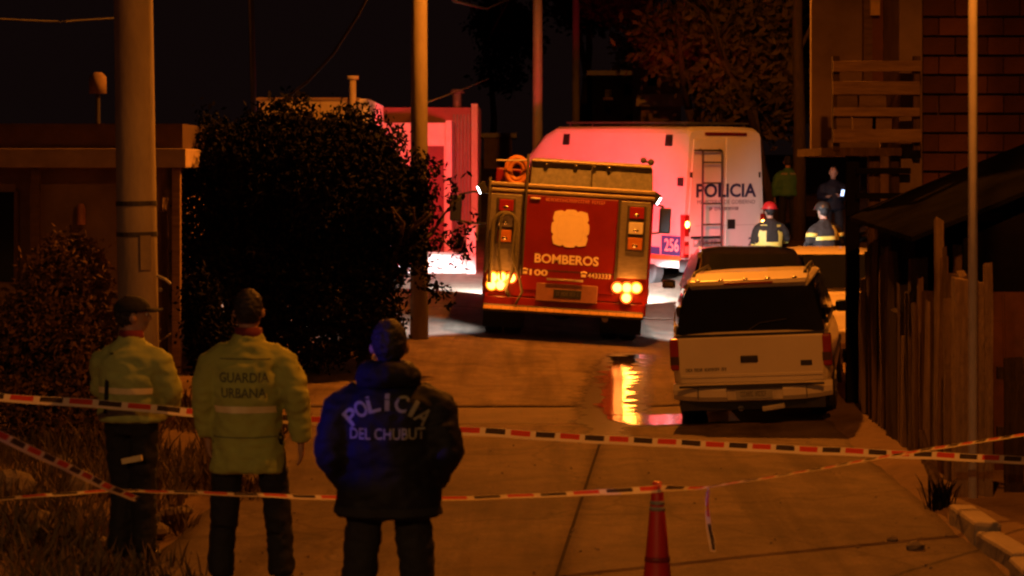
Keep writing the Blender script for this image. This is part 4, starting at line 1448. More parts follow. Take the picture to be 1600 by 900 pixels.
# policeman with his hands in his jacket pockets
g0 = ground_at(608, 9.95)
pol, k = person('police officer in dark jacket lettered across the back, nearest the camera', (g0[0], g0[1], 0.0), 0, 1.74, .013,
                arms=[((-.225, 0, 1.42), (-.275, -.05, 1.12), (-.19, .13, .93)), ((.225, 0, 1.42), (.275, -.05, 1.12), (.19, .13, .93))],
                legs=[((-.105, 0, .90), (-.15, .02, .50), (-.18, -.01, .09)), ((.105, 0, .90), (.14, .02, .50), (.16, -.01, .09))],
                hem=.81, bulk=1.20, jm=M['jacket'], headwear='hood', wr=.012, seed=2, head_drop=.02)
shell_band(pol, .30, .25, .825, .865, M['darkcloth'], name='waist_band', k=k, a0=185, a1=355, off=.007)
shell_band(pol, .30, .25, 1.385, 1.391, M['darkcloth'], name='yoke_seam', k=k, a0=222, a1=318, off=.004)
letters = 'POLICIA'
# arc of letters on the back
for i, ch in enumerate(letters):
    a = R(-58 + 116 * i / 6)
    x = .205 * math.sin(a)
    z = 1.225 + .150 * math.cos(a)
    o = text(ch, M['letter'], pol, (x * k, -.3, z * k), rot=(R(90), 0, 0), width=(.022 if ch == 'I' else .062), height=.080, bold=.02, name='letter')
    # tilt the letter with the arc
    o.rotation_euler = Euler((R(90), 0, 0)).to_matrix().to_euler()
    o.data.transform(Matrix.Rotation(-a * .75, 4, 'Z'))
    wrap_text(pol, o)
o = text('DEL CHUBUT', M['letter'], pol, (0.0, -.3, 1.225 * k), width=.36, height=.055, bold=.015)
wrap_text(pol, o)

# guard in the long hi-vis coat
g0 = ground_at(388, 12.2)
gd, k = person('guard in long hi-vis coat with one reflective band and two words on the back', (g0[0], g0[1], h(g0[0], g0[1])), R(-4), 1.75, .014,
               arms=[((-.215, 0, 1.42), (-.265, -.03, 1.14), (-.25, .04, .88)), ((.215, 0, 1.42), (.30, -.03, 1.12), (.31, .03, .86))],
               legs=[((-.115, 0, .90), (-.145, .02, .50), (-.16, -.03, .09)), ((.115, 0, .90), (.165, .04, .50), (.20, .02, .09))],
               hem=.68, bulk=1.02, jm=M['hivis'], headwear='hair', collar=M['maroon'], wr=.013, seed=5)
shell_band(gd, .25, .20, 1.045, 1.085, M['reflband'], k=k, a0=204, a1=336)
shell_band(gd, .25, .20, .90, .906, M['fade'], name='waist_seam', k=k, a0=200, a1=340, off=.004)
shell_band(gd, .25, .20, 1.36, 1.366, M['fade'], name='yoke_seam', k=k, a0=215, a1=325, off=.004)
o = text('GUARDIA', M['fade'], gd, (0, -.3, 1.255 * k), width=.30, height=.060, bold=.02)
wrap_text(gd, o)
o = text('URBANA', M['fade'], gd, (0, -.3, 1.165 * k), width=.27, height=.060, bold=.02)
wrap_text(gd, o)

# guard in the short hi-vis jacket and peaked cap
g0 = ground_at(205, 12.95)
g1, k = person('guard in short hi-vis jacket and dark peaked cap, in front of the thick pole', (g0[0], g0[1], h(g0[0], g0[1])), R(-18), 1.66, .014,
               arms=[((-.205, 0, 1.42), (-.25, .06, 1.14), (-.14, .20, .98)), ((.205, 0, 1.42), (.265, .05, 1.14), (.18, .22, .98))],
               legs=[((-.10, 0, .90), (-.075, .04, .50), (-.07, -.03, .09)), ((.10, 0, .90), (.075, .02, .50), (.09, .02, .09))],
               hem=.94, bulk=1.08, jm=M['hivis2'], headwear='cap', head_yaw=R(-58), collar=M['maroon'], wr=.012, seed=9)
shell_band(g1, .24, .19, 1.13, 1.17, M['reflband'], k=k, a0=204, a1=336)
sb = MB()
sb.box((.08 * k, -.135 * k, .70 * k), (.14, .02, .035), (0, R(-12), 0))
sb.build('trouser_band', M['reflband'], g1)
hb_ = MB()
o = shell_band(g1, .24, .19, 1.0, 1.40, M['darkcloth'], name='harness_strap', k=k, a0=236, a1=246, off=.007, n=4)

# firefighter by the van
g0 = ground_at(1203, 35.6)
ff, k = person('firefighter in black and yellow coat and red helmet at the van corner', (g0[0], g0[1], h(g0[0], g0[1])), R(8), 1.74, .022, hem=.72, bulk=1.1, jm=M['firecloth'], headwear='helmet', hm=mat('red_helmet', (.45, .02, .02), .35), wr=.01, seed=13,
               arms=[((-.205, 0, 1.42), (-.27, -.02, 1.14), (-.24, .06, .90)), ((.205, 0, 1.42), (.31, .05, 1.16), (.30, .28, 1.12))])
shell_band(ff, .24, .19, 1.02, 1.10, M['fireyellow'], k=k, a0=190, a1=350)
shell_band(ff, .24, .19, 1.04, 1.40, M['fireyellow'], name='brace_band', k=k, a0=205, a1=238, n=7, off=.012)
shell_band(ff, .24, .19, 1.04, 1.40, M['fireyellow'], name='brace_band', k=k, a0=302, a1=334, n=7, off=.012)
for x, y, z in ((.305, .15, 1.14), (-.262, .02, 1.02)):
    MB().tube([(x - .01, y - .05, z), (x + .005, y + .05, z - .01)] if z > 1.1 else [(x, y, z + .04), (x + .01, y, z - .04)], .085, 14).build('sleeve_band', M['fireyellow'], ff, smooth=True)

# second firefighter, arms busy
g0 = ground_at(1296, 33.6)
f2, k = person('firefighter with yellow sleeve bands standing behind the pale car', (g0[0], g0[1], h(g0[0], g0[1]) + .02), R(25), 1.78, .022, hem=.72, bulk=1.08, jm=M['firecloth'], headwear='helmet', hm=mat('dark_helmet', (.03, .025, .02), .3), wr=.01, seed=17, lean=6,
               arms=[((-.205, 0, 1.42), (-.28, .04, 1.16), (-.18, .26, 1.10)), ((.205, 0, 1.42), (.30, .02, 1.16), (.22, .22, 1.0))])
shell_band(f2, .24, .19, 1.16, 1.22, M['fireyellow'], k=k, a0=200, a1=340, off=.012)
shell_band(f2, .24, .19, 1.20, 1.40, M['fireyellow'], name='brace_band', k=k, a0=292, a1=316, n=6, off=.014)
for x in (-.245, .25):
    MB().tube([(x, .0, 1.30), (x * 1.03, .0, 1.24)], .105, 14).build('sleeve_band', M['fireyellow'], f2, smooth=True)

# bystander in a green vest
g0 = ground_at(1231, 44)
gv, k = person('person in green vest with pale shoulder stripes walking behind the van', (g0[0], g0[1], h(g0[0], g0[1])), R(0), 1.76, .024, hem=.90, bulk=1.12, jm=M['greenvest'], headwear='hair', wr=.01, seed=21)
shell_band(gv, .24, .19, 1.36, 1.40, M['letter'], k=k, a0=215, a1=260, n=8)
shell_band(gv, .24, .19, 1.36, 1.40, M['letter'], k=k, a0=280, a1=325, n=8)

# person looking at a phone
g0 = ground_at(1302, 41.5)
ph, k = person('person in dark clothes facing the camera and holding up a lit phone', (g0[0], g0[1], h(g0[0], g0[1])), R(172), 1.74, .022, hem=.88, bulk=1.1, jm=M['jacket'], headwear='hair', wr=.01, seed=25,
               arms=[((-.205, 0, 1.42), (-.27, .06, 1.14), (-.13, .27, 1.17)), ((.205, 0, 1.42), (.27, .06, 1.14), (.13, .27, 1.15))])
p0 = Vector((g0[0] + .12, g0[1] - .40, h(g0[0], g0[1]) + 1.22))
fn = thing('phone', 'small phone with glowing pale blue screen held by the dark clothed person', 'phone', p0, (R(20), 0, R(20)))
MB().box((0, 0, 0), (.075, .012, .15)).build('case', M['blackpl'], fn, bevel=.004)
MB().box((0, -.0075, .005), (.066, .002, .13)).build('screen', emat('phone_screen', (.45, .62, 1), 3.0), fn)


# ------------------------------------------------------------------ barrier tape, cone
def tape(pts, w, label, tw=None, group='barrier tapes', sag=0.0, seed=1, name='barrier_tape', u0=0.0):
    P = [Vector(p) for p in pts]
    n = len(P)
    tw = tw or [0.0] * n
    # Catmull-Rom
    out, ang = [], []
    for i in range(n - 1):
        p0, p1, p2, p3 = P[max(i - 1, 0)], P[i], P[i + 1], P[min(i + 2, n - 1)]
        for q in range(14):
            t = q / 14
            out.append(.5 * ((2 * p1) + (p2 - p0) * t + (2 * p0 - 5 * p1 + 4 * p2 - p3) * t * t + (3 * p1 - p0 - 3 * p2 + p3) * t ** 3))
            ang.append(tw[i] * (1 - t) + tw[i + 1] * t)
    out.append(P[-1]); ang.append(tw[-1])
    v, f, uv = [], [], []
    u = u0
    r = random.Random(seed)
    for i, p in enumerate(out):
        tg = (out[min(i + 1, len(out) - 1)] - out[max(i - 1, 0)]).normalized()
        up = Vector((0, 0, 1)) if abs(tg.z) < .9 else Vector((1, 0, 0))
        up = (up - tg * up.dot(tg)).normalized()
        nr = tg.cross(up)
        a = ang[i] + .10 * noise.noise(Vector((u * 2.1, seed, 0)))
        d = up * math.cos(a) + nr * math.sin(a)
        if i:
            u += (out[i] - out[i - 1]).length
        jt = Vector((0, 0, .006 * noise.noise(Vector((u * 3.0, seed * 3, 1)))))
        for sgn in (-1, 0, 1):
            v.append(p + jt + d * (w / 2 * sgn) + nr * (.004 * (1 - abs(sgn)) * math.sin(u * 9)))
            uv.append((u, .5 + sgn * .5))
    m = len(out)
    for i in range(m - 1):
        for s in range(2):
            a = i * 3 + s
            f.append((a, a + 3, a + 4, a + 1))
    me = bpy.data.meshes.new(name)
    me.from_pydata([tuple(q) for q in v], [], f)
    ul = me.uv_layers.new(name='UVMap')
    for lp in me.loops:
        ul.data[lp.index].uv = uv[lp.vertex_index]
    me.update()
    me.shade_smooth()
    o = link(name, me, M['tape'])
    tag(o, label, 'tape', group)
    return o


tape([pt(-80, 613, 12.2), pt(0, 621, 12.35), pt(160, 632, 12.6), pt(310, 645, 12.75), pt(440, 654, 12.85), pt(560, 661, 13.0), pt(720, 673, 13.3), pt(1000, 690, 13.8), pt(1300, 705, 14.3), pt(1600, 719, 14.75), pt(1720, 724, 14.9)], .058,
     'upper red, white and black printed tape stretched across the whole street', tw=[.5, .45, .4, .3, .2, .1, .1, .05, .0, .15, .2])
tape([pt(-60, 783, 11.6), pt(80, 774, 11.5), pt(170, 767, 11.5), pt(260, 768, 11.4), pt(400, 774, 11.25), pt(530, 778, 11.05), pt(700, 779, 10.8), pt(860, 773, 10.65), pt(1015, 765, 10.46), pt(1028, 763, 10.43), pt(1042, 764, 10.46), pt(1110, 760, 10.75), pt(1250, 738, 11.5), pt(1400, 711, 12.5), pt(1600, 679, 13.8), pt(1680, 668, 14.3)], .042,
     'lower tape at knee height looped round the top of the red cone', tw=[1.0, 1.0, 1.1, 1.0, .9, .8, .9, .9, .4, 0, .6, 1.2, 1.1, .9, .9, .9], seed=4)
tape([pt(-60, 655, 9.2), pt(0, 682, 9.6), pt(100, 728, 10.3), pt(170, 762, 11.0), pt(215, 780, 11.45)], .045,
     'short tape slanting down across the weeds beside the capped guard', tw=[.5, .5, .6, .8, 1.0], seed=8)
tape([pt(1107, 762, 10.74), pt(1105, 785, 10.74), pt(1107, 820, 10.75), pt(1112, 845, 10.74), pt(1114, 862, 10.74)], .040,
     'loose tape end hanging from the lower tape next to the red cone', tw=[1.5, 1.2, .9, .6, 1.0], seed=12)

cx, cd = pt(1027, 760, 10.5).x, 10.5
cn = thing('traffic_cone', 'slim tall red traffic cone with reflective collar holding the lower tape', 'traffic cone', (cx, cd, h(cx, cd)))
MB().tube([(0, 0, .03), (0, 0, .06), (0, 0, .45), (0, 0, .86), (0, 0, .88)], [.115, .105, .066, .028, .020], 24).build('cone_body', M['cone'], cn, smooth=True)
MB().box((0, 0, .015), (.34, .34, .03)).build('base', M['blackpl'], cn, bevel=.012)
for z0, z1 in ((.735, .755), (.765, .785)):
    r_ = lambda z: .066 + (.028 - .066) * (z - .45) / .41 + .0025
    MB().tube([(0, 0, z0), (0, 0, z1)], [r_(z0), r_(z1)], 24).build('reflective_collar', M['letter'], cn, smooth=True)
MB().tube([(0, 0, .475), (0, 0, .50)], [.0665, .0645], 24).build('rib', mat('cone_rib', (.20, .012, .012), .5), cn, smooth=True)

# blue light of an unseen patrol car, put on an added stand
bb = thing('beacon_stand', 'blue beacon of an unseen patrol car on an added short tripod', 'beacon', (-4.3, 8.9, h(-4.3, 8.9)))
MB().cyl((0, 0, 0), (0, 0, 1.45), .02, n=10).build('post', M['darksteel'], bb)
for a in (0, 2.1, 4.2):
    MB().cyl((0, 0, .5), (.35 * math.cos(a), .35 * math.sin(a), 0), .014, n=8).build('leg', M['darksteel'], bb)
MB().tube([(0, 0, 1.45), (0, 0, 1.50)], [.09, .09], 18).build('base', M['blackpl'], bb)
MB().ell((0, 0, 1.56), (.07, .07, .09), 16, 10).build('dome', emat('beacon_blue', (.06, .05, 1.0), 14), bb, smooth=True)
lamp('beacon_light', 'SPOT', (.12, .05, 1.60), (.06, .04, 1.0), P_BLUE, .03, bb, (3.45, .95, -.36), 15, .6)


# ------------------------------------------------------------------ fence of rough boards on the right
fence = thing('wooden_fence', 'rough fence of uneven weathered boards beside the cream car', 'fence', (0, 0, 0))
rf = random.Random(3)


def board(x, y, w, top, thick, m, tilt=0.0, yaw=0.0, name='board', pointy=False, base=None):
    z0 = (h(x, y) if base is None else base) - .05
    n = 6
    rs = []
    for i in range(n):
        t_ = i / (n - 1)
        z = z0 + (top - z0) * t_
        ww = w * (1 + .10 * noise.noise(Vector((x * 9, z * 2, y))))
        if pointy and i == n - 1:
            ww *= .55
        ox = .02 * noise.noise(Vector((x * 5, z * 1.3, y * 3))) + tilt * (z - z0)
        c, s_ = math.cos(yaw), math.sin(yaw)
        q = [(-ww / 2, -thick / 2), (ww / 2, -thick / 2), (ww / 2 * .96, thick / 2), (-ww / 2 * .96, thick / 2)]
        rs.append([(x + ox + a * c - b * s_, y + a * s_ + b * c, z + (rf.uniform(-.03, .03) if i == n - 1 else 0)) for a, b in q])
    return MB().rings(rs).build(name, m, fence)


# boards along the street, seen almost edge-on, from the near corner to the far end
y = 15.35
i = 0
while y < 20.3:
    w = rf.uniform(.10, .20)
    x = 3.44 + .02 * rf.uniform(-1, 1) + .004 * (y - 15)
    top = 1.56 + rf.uniform(-.42, .24) - (.2 if 17.6 < y < 18.2 else 0)
    board(x, y + w / 2, w, top + .06, rf.uniform(.03, .06), M['wood'] if rf.random() < .6 else M['wood2'], tilt=rf.uniform(-.02, .02), yaw=R(90) + rf.uniform(-.35, .35), pointy=rf.random() < .3)
    y += w + rf.uniform(.01, .05)
    i += 1
# round posts standing proud of the boards on the street side: (px, row of top, distance, width px)
for px, top, d, w, m in ((1362, 395, 20.4, 18, 'wood2'), (1380, 345, 19.6, 22, 'wood3'), (1398, 420, 18.8, 15, 'wood2'), (1412, 445, 18.2, 16, 'wood3'), (1432, 404, 17.6, 26, 'wood2'), (1452, 470, 16.8, 12, 'wood3'), (1466, 342, 16.5, 13, 'wood3'), (1484, 470, 16.0, 14, 'wood2'), (1516, 437, 15.3, 50, 'wood3'), (1546, 412, 15.2, 13, 'wood3')):
    p = pt(px, top, d)
    board(p.x, d, w * d / F, p.z, w * d / F * .8, M[m], tilt=rf.uniform(-.012, .012), yaw=rf.uniform(-.2, .2), name='post', base=h(p.x, d) + .05)
# leaning stick
p, q = pt(1445, 715, 15.6), pt(1475, 790, 15.0)
MB().tube([(q.x, 15.0, .06), (p.x, 15.5, p.z), (p.x - .03, 15.6, p.z + .2)], [.05, .045, .03], 8).build('leaning_stick', M['wood2'], fence)
for z in (.55, 1.25):
    MB().box((3.50, 17.85, z), (.05, 4.9, .09), (0, 0, R(-.2))).build('rail', M['wood'], fence)
# fence turning the corner to the right
x = 3.68
while x < 5.6:
    w = rf.uniform(.12, .19)
    board(x + w / 2, 15.35 + rf.uniform(-.02, .02), w, 1.15 + rf.uniform(-.12, .1), .035, M['wood'], tilt=rf.uniform(-.01, .01), yaw=rf.uniform(-.05, .05))
    x += w + rf.uniform(.005, .03)
for z in (.5, .95):
    MB().box((4.65, 15.41, z), (2.0, .05, .09)).build('rail', M['wood'], fence)

# weeds at the fence foot
def tuft(px, row, n, hh, label, m=None, spread=.14, seed=1, name='weed_tuft'):
    d = F * CAM_H / (row - HZ)
    x0, y0 = (px - 800) / F * d, d
    r = random.Random(seed)
    b = MB()
    z0 = h(x0, y0) - .01
    for i in range(n):
        a = r.uniform(0, 6.28)
        q = r.uniform(0, spread)
        bx, by = q * math.cos(a), q * math.sin(a)
        L = hh * r.uniform(.4, 1.1)
        dx, dy = r.uniform(-.5, .5) * L, r.uniform(-.5, .5) * L
        w = r.uniform(.004, .010)
        sx_, sy_ = -math.sin(a) * w, math.cos(a) * w
        b.add([(bx - sx_, by - sy_, 0), (bx + sx_, by + sy_, 0), (bx + dx * .5 + sx_, by + dy * .5 + sy_, L * .65), (bx + dx * .5 - sx_, by + dy * .5 - sy_, L * .65), (bx + dx, by + dy, L * .95)], [(0, 1, 2, 3), (3, 2, 4)])
    o = b.build(name, m or M['weed'], None, loc=(x0, y0, z0))
    return tag(o, label, 'weeds')


tuft(1470, 795, 120, .25, 'small weed tuft at the foot of the fence corner', M['leafdark'], .12, 2)


# ------------------------------------------------------------------ brick house with wooden balcony on the right
def brick_house():
    YW = 20.9
    t = thing('brick_house', 'hollow brick house with rough wooden balcony above the fence', 'house', (0, 0, 0))
    x0, x1 = 4.18, 7.4
    MB().box2(x0 + .01, x1, YW + .02, YW + 1.7, .0, 5.6).build('wall', M['mortar'], t)
    bw, bh = .33, .185
    zs = 0.1
    row = 0
    base = MB().box((0, 0, 0), (bw - .012, .07, bh - .014)).mesh('brick')
    base.materials.append(M['brick'])
    rb = random.Random(6)
    while zs < 5.4:
        x = x0 - (bw * .5 if row % 2 else 0)
        while x < x1 - bw * .4:
            xa, xb = max(x, x0), min(x + bw, x1)
            if xb - xa > .08 and zs > 1.0:
                o = bpy.data.objects.new('brick', base)
                C.objects.link(o)
                o.parent = t
                o.location = ((xa + xb) / 2, YW - .012 + rb.uniform(-.016, .010), zs + bh / 2)
                o.scale = ((xb - xa - .012) / (bw - .012), 1, 1)
                o.rotation_euler = (rb.uniform(-.03, .03), rb.uniform(-.012, .012), rb.uniform(-.02, .02))
            x += bw + .0
        zs += bh + .012
        row += 1
    # concrete corner column between balcony and bricks
    MB().box2(x0 - .24, x0, YW - .06, YW + .3, .0, 5.6).build('corner_column', M['plasterd'], t, bevel=.015)
    # side wall towards the street, set back under the balcony
    MB().box2(x0 - .23, x0 - .02, YW + .32, YW + 1.6, 0, 5.6).build('side_wall', M['plasterd'], t)
    # balcony floor, railing boards, frame
    bl = MB().box2(3.12, x0 - .25, YW - .25, YW + 1.5, 2.62, 2.70).build('balcony', M['wood'], t)
    for (xa, xb, r0, r1, dy) in ((1302, 1440, 95, 112, 0), (1302, 1438, 127, 148, .02), (1303, 1437, 168, 182, 0), (1302, 1440, 202, 223, -.01)):
        a, b_ = pt(xa, r1, YW - .30), pt(xb, r0, YW - .30)
        MB().box(((a.x + b_.x) / 2, YW - .30 + dy, (a.z + b_.z) / 2), (b_.x - a.x, .035, b_.z - a.z), (0, R(rb.uniform(-.6, .6)), 0)).build('plank', M['woodh'], bl, bevel=.006)
    for px, r0, r1, w in ((1325, 150, 168, 34), (1362, 148, 168, 44), (1318, 182, 203, 22), (1350, 180, 204, 36), (1378, 182, 203, 30)):
        a = pt(px, (r0 + r1) / 2, YW - .27)
        MB().box((a.x, YW - .265, a.z), (w * YW / F, .03, (r1 - r0 + 6) * YW / F), (0, R(rb.uniform(-3, 3)), 0)).build('plank', M['woodh'], bl)
    for px in (1306, 1432):
        a = pt(px, 160, YW - .24)
        MB().box((a.x, YW - .235, 3.15), (.07, .07, .95)).build('rail_post', M['wood'], bl)
    # upper door behind the railing, with a strip whose yellow stands for a lit spot
    a, b_ = pt(1362, 92, YW + .9), pt(1424, -60, YW + .9)
    dr = MB().box2(a.x, b_.x, YW + .9, YW + .96, a.z - .3, b_.z).build('door', mat('red_brown_door', (.17, .06, .035), .7, scale=3), t)
    MB().box2(b_.x - .0, b_.x + .09, YW + .86, YW + .97, a.z - .3, b_.z + .05).build('door_frame', M['woodh'], dr)
    MB().box2(a.x - .09, a.x, YW + .86, YW + .97, a.z - .3, b_.z + .05).build('door_frame', M['woodh'], dr)
    MB().box2(3.2, x0 - .25, YW + .98, YW + 1.1, 2.7, 5.6).build('back_wall', M['plasterd'], t)
    c0 = pt(1367, 24, YW + .84)
    MB().box2(c0.x - .05, c0.x + .05, YW + .82, YW + .85, c0.z, c0.z + .6).build('lit_strip', mat('lit_yellow', (.62, .42, .12), .8), dr)
    # posts carrying the balcony and a low window frame behind them
    for px, w in ((1332, 20), (1365, 18), (1397, 14)):
        a = pt(px, 260, YW - .1)
        MB().box((a.x, YW - .1, 1.31), (w * YW / F, .11, 2.62)).build('balcony_post', M['tarp'] if px == 1332 else M['wood'], t, bevel=.01)
    for row_, in ((267,), (306,)):
        a = pt(1380, row_, YW - .18)
        MB().box((a.x, YW - .18, a.z), (.55, .04, .06)).build('cross_bar', M['tarp'], t)
    # roof slab above
    MB().box2(3.0, x1 + .3, YW - .3, YW + 1.9, 5.6, 5.75).build('roof', M['plasterd'], t)
    return t


brick_house()
# dark lean-to roof in front of the brick wall
a, b_ = pt(1396, 362, 18.0), pt(1640, 262, 17.2)
lt = thing('lean_to', 'black sloping tarpaulin roof in front of the brick wall', 'shelter', (0, 0, 0))
rs = []
MB().rings([[(a.x - .05, 16.9, a.z - .05), (a.x - .05, 20.2, a.z + .05), (a.x - .05, 20.2, a.z + .09), (a.x - .05, 16.9, a.z - .01)], [(6.9, 16.9, 3.35), (6.9, 20.2, 3.45), (6.9, 20.2, 3.49), (6.9, 16.9, 3.39)]]).build('roof_sheet', M['tarp'], lt)
MB().box2(3.75, 6.9, 19.0, 19.06, 0, 2.0).build('back_panel', M['tarp'], lt)
MB().add([(3.70, 16.95, .0), (6.9, 16.95, .0), (6.9, 16.95, 3.30), (3.74, 16.95, 1.90), (3.70, 17.0, .0), (6.9, 17.0, .0), (6.9, 17.0, 3.30), (3.74, 17.0, 1.90)], [(0, 1, 2, 3), (4, 7, 6, 5), (0, 3, 7, 4), (1, 5, 6, 2), (3, 2, 6, 7)]).build('side_sheet', M['tarp'], lt)
for x, zt in ((3.74, 1.85), (6.6, 3.2)):
    MB().box((x, 17.15, zt / 2), (.08, .08, zt)).build('post', M['wood'], lt)
# low red-brown tin panel right of the fence corner
tp = thing('tin_panel', 'rusty brown metal sheet leaning right of the fence corner', 'metal sheet', (5.0, 16.55, .05), (R(-6), 0, 0))
MB().box((-.15, 0, .72), (1.9, .02, 1.44)).build('sheet', mat('rust_sheet', (.10, .035, .022), .85, scale=4, var=.4), tp)
for i in range(7):
    MB().cyl((-1.0 + i * .28, -.012, .02), (-1.0 + i * .28, -.012, 1.43), .012, n=6).build('rib', mat('rust_sheet', (.10, .035, .022), .85), tp)
# small red lamp fixed to a fence post
rp_ = pt(1384, 354, 19.45)
rl = thing('red_lamp', 'small red lamp glowing on the tall fence post below the balcony', 'lamp', (rp_.x, 19.40, rp_.z))
MB().tube([(0, .05, 0), (0, 0, 0)], [.035, .035], 14).build('housing', M['blackpl'], rl)
MB().ell((0, -.004, 0), (.030, .015, .030), 12, 6).build('lens', emat('small_red', (1, .02, .02), 2.2), rl, smooth=True)


# ------------------------------------------------------------------ buildings on the left
def low_house():
    t = thing('low_house', 'low plastered house with a flat roof fascia behind the thick pole', 'house', (0, 0, 0))
    Y = 24.0
    f0, f1 = pt(-120, 262, Y), pt(290, 232, Y)
    MB().box2(-10.5, f1.x - .35, Y + .45, Y + 6, 0, f1.z - .05).build('wall', M['plasterd'], t)
    MB().box2(-10.7, f1.x, Y, Y + 6.2, f0.z, f1.z).build('roof_fascia', mat('fascia_board', (.42, .31, .22), .85, scale=3), t, bevel=.01)
    MB().box2(-10.6, f1.x - .1, Y + .4, Y + 6.1, f1.z + .002, f1.z + .3).build('roof_upstand', mat('upstand_board', (.08, .045, .03), .9), t)
    for px in (56, 276):
        a = pt(px, 262, Y + .15)
        MB().box((a.x, Y + .15, a.z / 2), (.10, .10, a.z - .005)).build('porch_post', M['woodh'], t, bevel=.01)
    a = pt(128, 330, Y + .4)
    MB().tube([(a.x, Y + .36, a.z - .16), (a.x, Y + .36, a.z + .02), (a.x, Y + .36, a.z + .09)], [.05, .05, .03], 12).build('wall_lantern', mat('lantern_glass', (.5, .22, .09), .5), t)
    d0, d1 = pt(215, 560, Y + .42), pt(262, 330, Y + .42)
    dr = MB().box2(d0.x, d1.x, Y + .40, Y + .452, .02, d1.z).build('door', M['wood'], t)
    MB().ell((d1.x - .08, Y + .39, 1.05), (.03, .03, .03), 8, 6).build('handle', M['steel'], dr)
    w0, w1 = pt(-40, 440, Y + .42), pt(22, 300, Y + .42)
    wd = MB().box2(w0.x, w1.x, Y + .42, Y + .453, w0.z, w1.z).build('window', M['glass'], t)
    MB().box2(w1.x, w1.x + .06, Y + .41, Y + .46, w0.z, w1.z).build('frame', M['wood'], wd)
    return t


low_house()
# pale water tank on its roof
wp = pt(153, 126, 27)
tk = thing('roof_tank', 'small pale tank on the roof of the low house', 'tank', (wp.x, 27, wp.z - .15))
MB().tube([(0, 0, -.6), (0, 0, -.02)], [.03, .03], 8).build('stand', M['darksteel'], tk)
MB().tube([(0, 0, -.02), (0, 0, .20), (0, 0, .26)], [.115, .115, .05], 16).build('drum', M['plasterd'], tk, smooth=True)
MB().box((0, 0, -.62), (2.2, .6, .04)).build('platform', M['wood'], tk)


def yellow_building():
    t = thing('flat_roof_house', 'cream walled house with a parapet lit yellow above the hedge', 'house', (0, 0, 0))
    Y = 35.0
    a, b_ = pt(405, 205, Y), pt(560, 157, Y)
    MB().box2(a.x, b_.x, Y, Y + 4, 0, b_.z).build('wall', M['plaster'], t)
    MB().box2(a.x - .05, b_.x + .02, Y - .03, Y + 4, b_.z, b_.z + .05).build('parapet_cap', M['plasterd'], t)
    s0, s1 = pt(458, 300, Y), pt(524, 188, Y)
    MB().box2(s0.x, s1.x, Y - .5, Y - .02, 0, s1.z).build('porch_block', M['tarp'], t)
    c0 = pt(552, 122, Y)
    MB().tube([(c0.x, Y - .1, c0.z - .9), (c0.x, Y - .1, c0.z)], [.06, .055], 12).tube([(c0.x, Y - .1, c0.z - .03), (c0.x, Y - .1, c0.z + .03)], [.10, .10], 12).build('chimney_pipe', M['plaster'], t, smooth=True)
    e0, e1 = pt(563, 205, Y), pt(576, 158, Y)
    MB().box2(b_.x + .004, e1.x, Y - .01, Y + 4, 0, e1.z + .04).build('end_pier', M['plasterw'], t)
    for x in (478, 500):
        p = pt(x, 170, Y)
        MB().box2(p.x, p.x + .012, Y - .006, Y, 2.0, b_.z).build('wall_crack', M['plasterd'], t)
    return t


yellow_building()


def red_lit_building():
    t = thing('street_house', 'pale street house lit red, behind the hedge beside the van', 'house', (0, 0, 0))
    Y = 40.5
    # stepped front: tall wall behind, lower porch before it
    a, b_ = pt(575, 200, 45), pt(745, 168, 45)
    MB().box2(a.x - .6, b_.x - .12, 45.0, 50, .5, b_.z).build('wall', M['plaster_redlit'], t)
    MB().box2(b_.x - .12, b_.x + .02, 44.9, 50, .5, b_.z + .08).build('corner_pier', M['plasterw'], t)
    for i in range(5):
        x = pt(708 + i * 5.5, 200, 44.97).x
        MB().box2(x, x + .04, 44.95, 44.998, .6, b_.z - .15).build('wall_rib', M['corrug'], t)
    p0, p1 = pt(590, 235, 42), pt(704, 192, 42)
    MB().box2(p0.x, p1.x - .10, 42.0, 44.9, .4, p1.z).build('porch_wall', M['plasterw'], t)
    MB().box2(p1.x - .098, p1.x + .02, 41.95, 44.9, .4, p1.z + .05).build('porch_pier', M['plasterw'], t)
    d0, d1 = pt(668, 330, 41.99), pt(694, 228, 41.99)
    dr = MB().box2(d0.x, d1.x, 41.97, 42.002, .5, d1.z).build('door', mat('dark_red_door', (.12, .02, .02), .6), t)
    MB().box2(d0.x - .05, d0.x, 41.96, 42.003, .5, d1.z + .05).build('door_frame', M['plaster_redlit'], dr)
    v0 = pt(712, 152, 44.5)
    MB().tube([(v0.x, 45.5, b_.z - .2), (v0.x, 45.5, b_.z + .35)], [.10, .10], 12).tube([(v0.x, 45.5, b_.z + .33), (v0.x, 45.5, b_.z + .42)], [.18, .12], 12).build('roof_vent', M['corrug'], t, smooth=True)
    return t


red_lit_building()
# low white wall and its gate pier at the end of the street
w0, w1 = pt(668, 462, 39.6), pt(757, 398, 39.6)
lw = thing('garden_wall', 'low white garden wall lit bright beside the fire engine', 'wall', (0, 0, 0))
MB().box2(w0.x - 2.0, w1.x - .35, 39.6, 39.8, .1, w1.z).build('wall', M['plasterw'], lw, bevel=.01)
MB().box2(w0.x - 2.05, w1.x - .34, 39.57, 39.83, w1.z + .001, w1.z + .05).build('coping', M['kerb'], lw)
MB().box2(w1.x - .345, w1.x - .17, 39.5, 39.75, .1, w1.z + .55).build('pier', M['plasterw'], lw, bevel=.01)
for x in (690, 722):
    p = pt(x, 430, 39.6)
    MB().box2(p.x, p.x + .02, 39.592, 39.602, .2, w1.z).build('wall_joint', M['kerb'], lw)


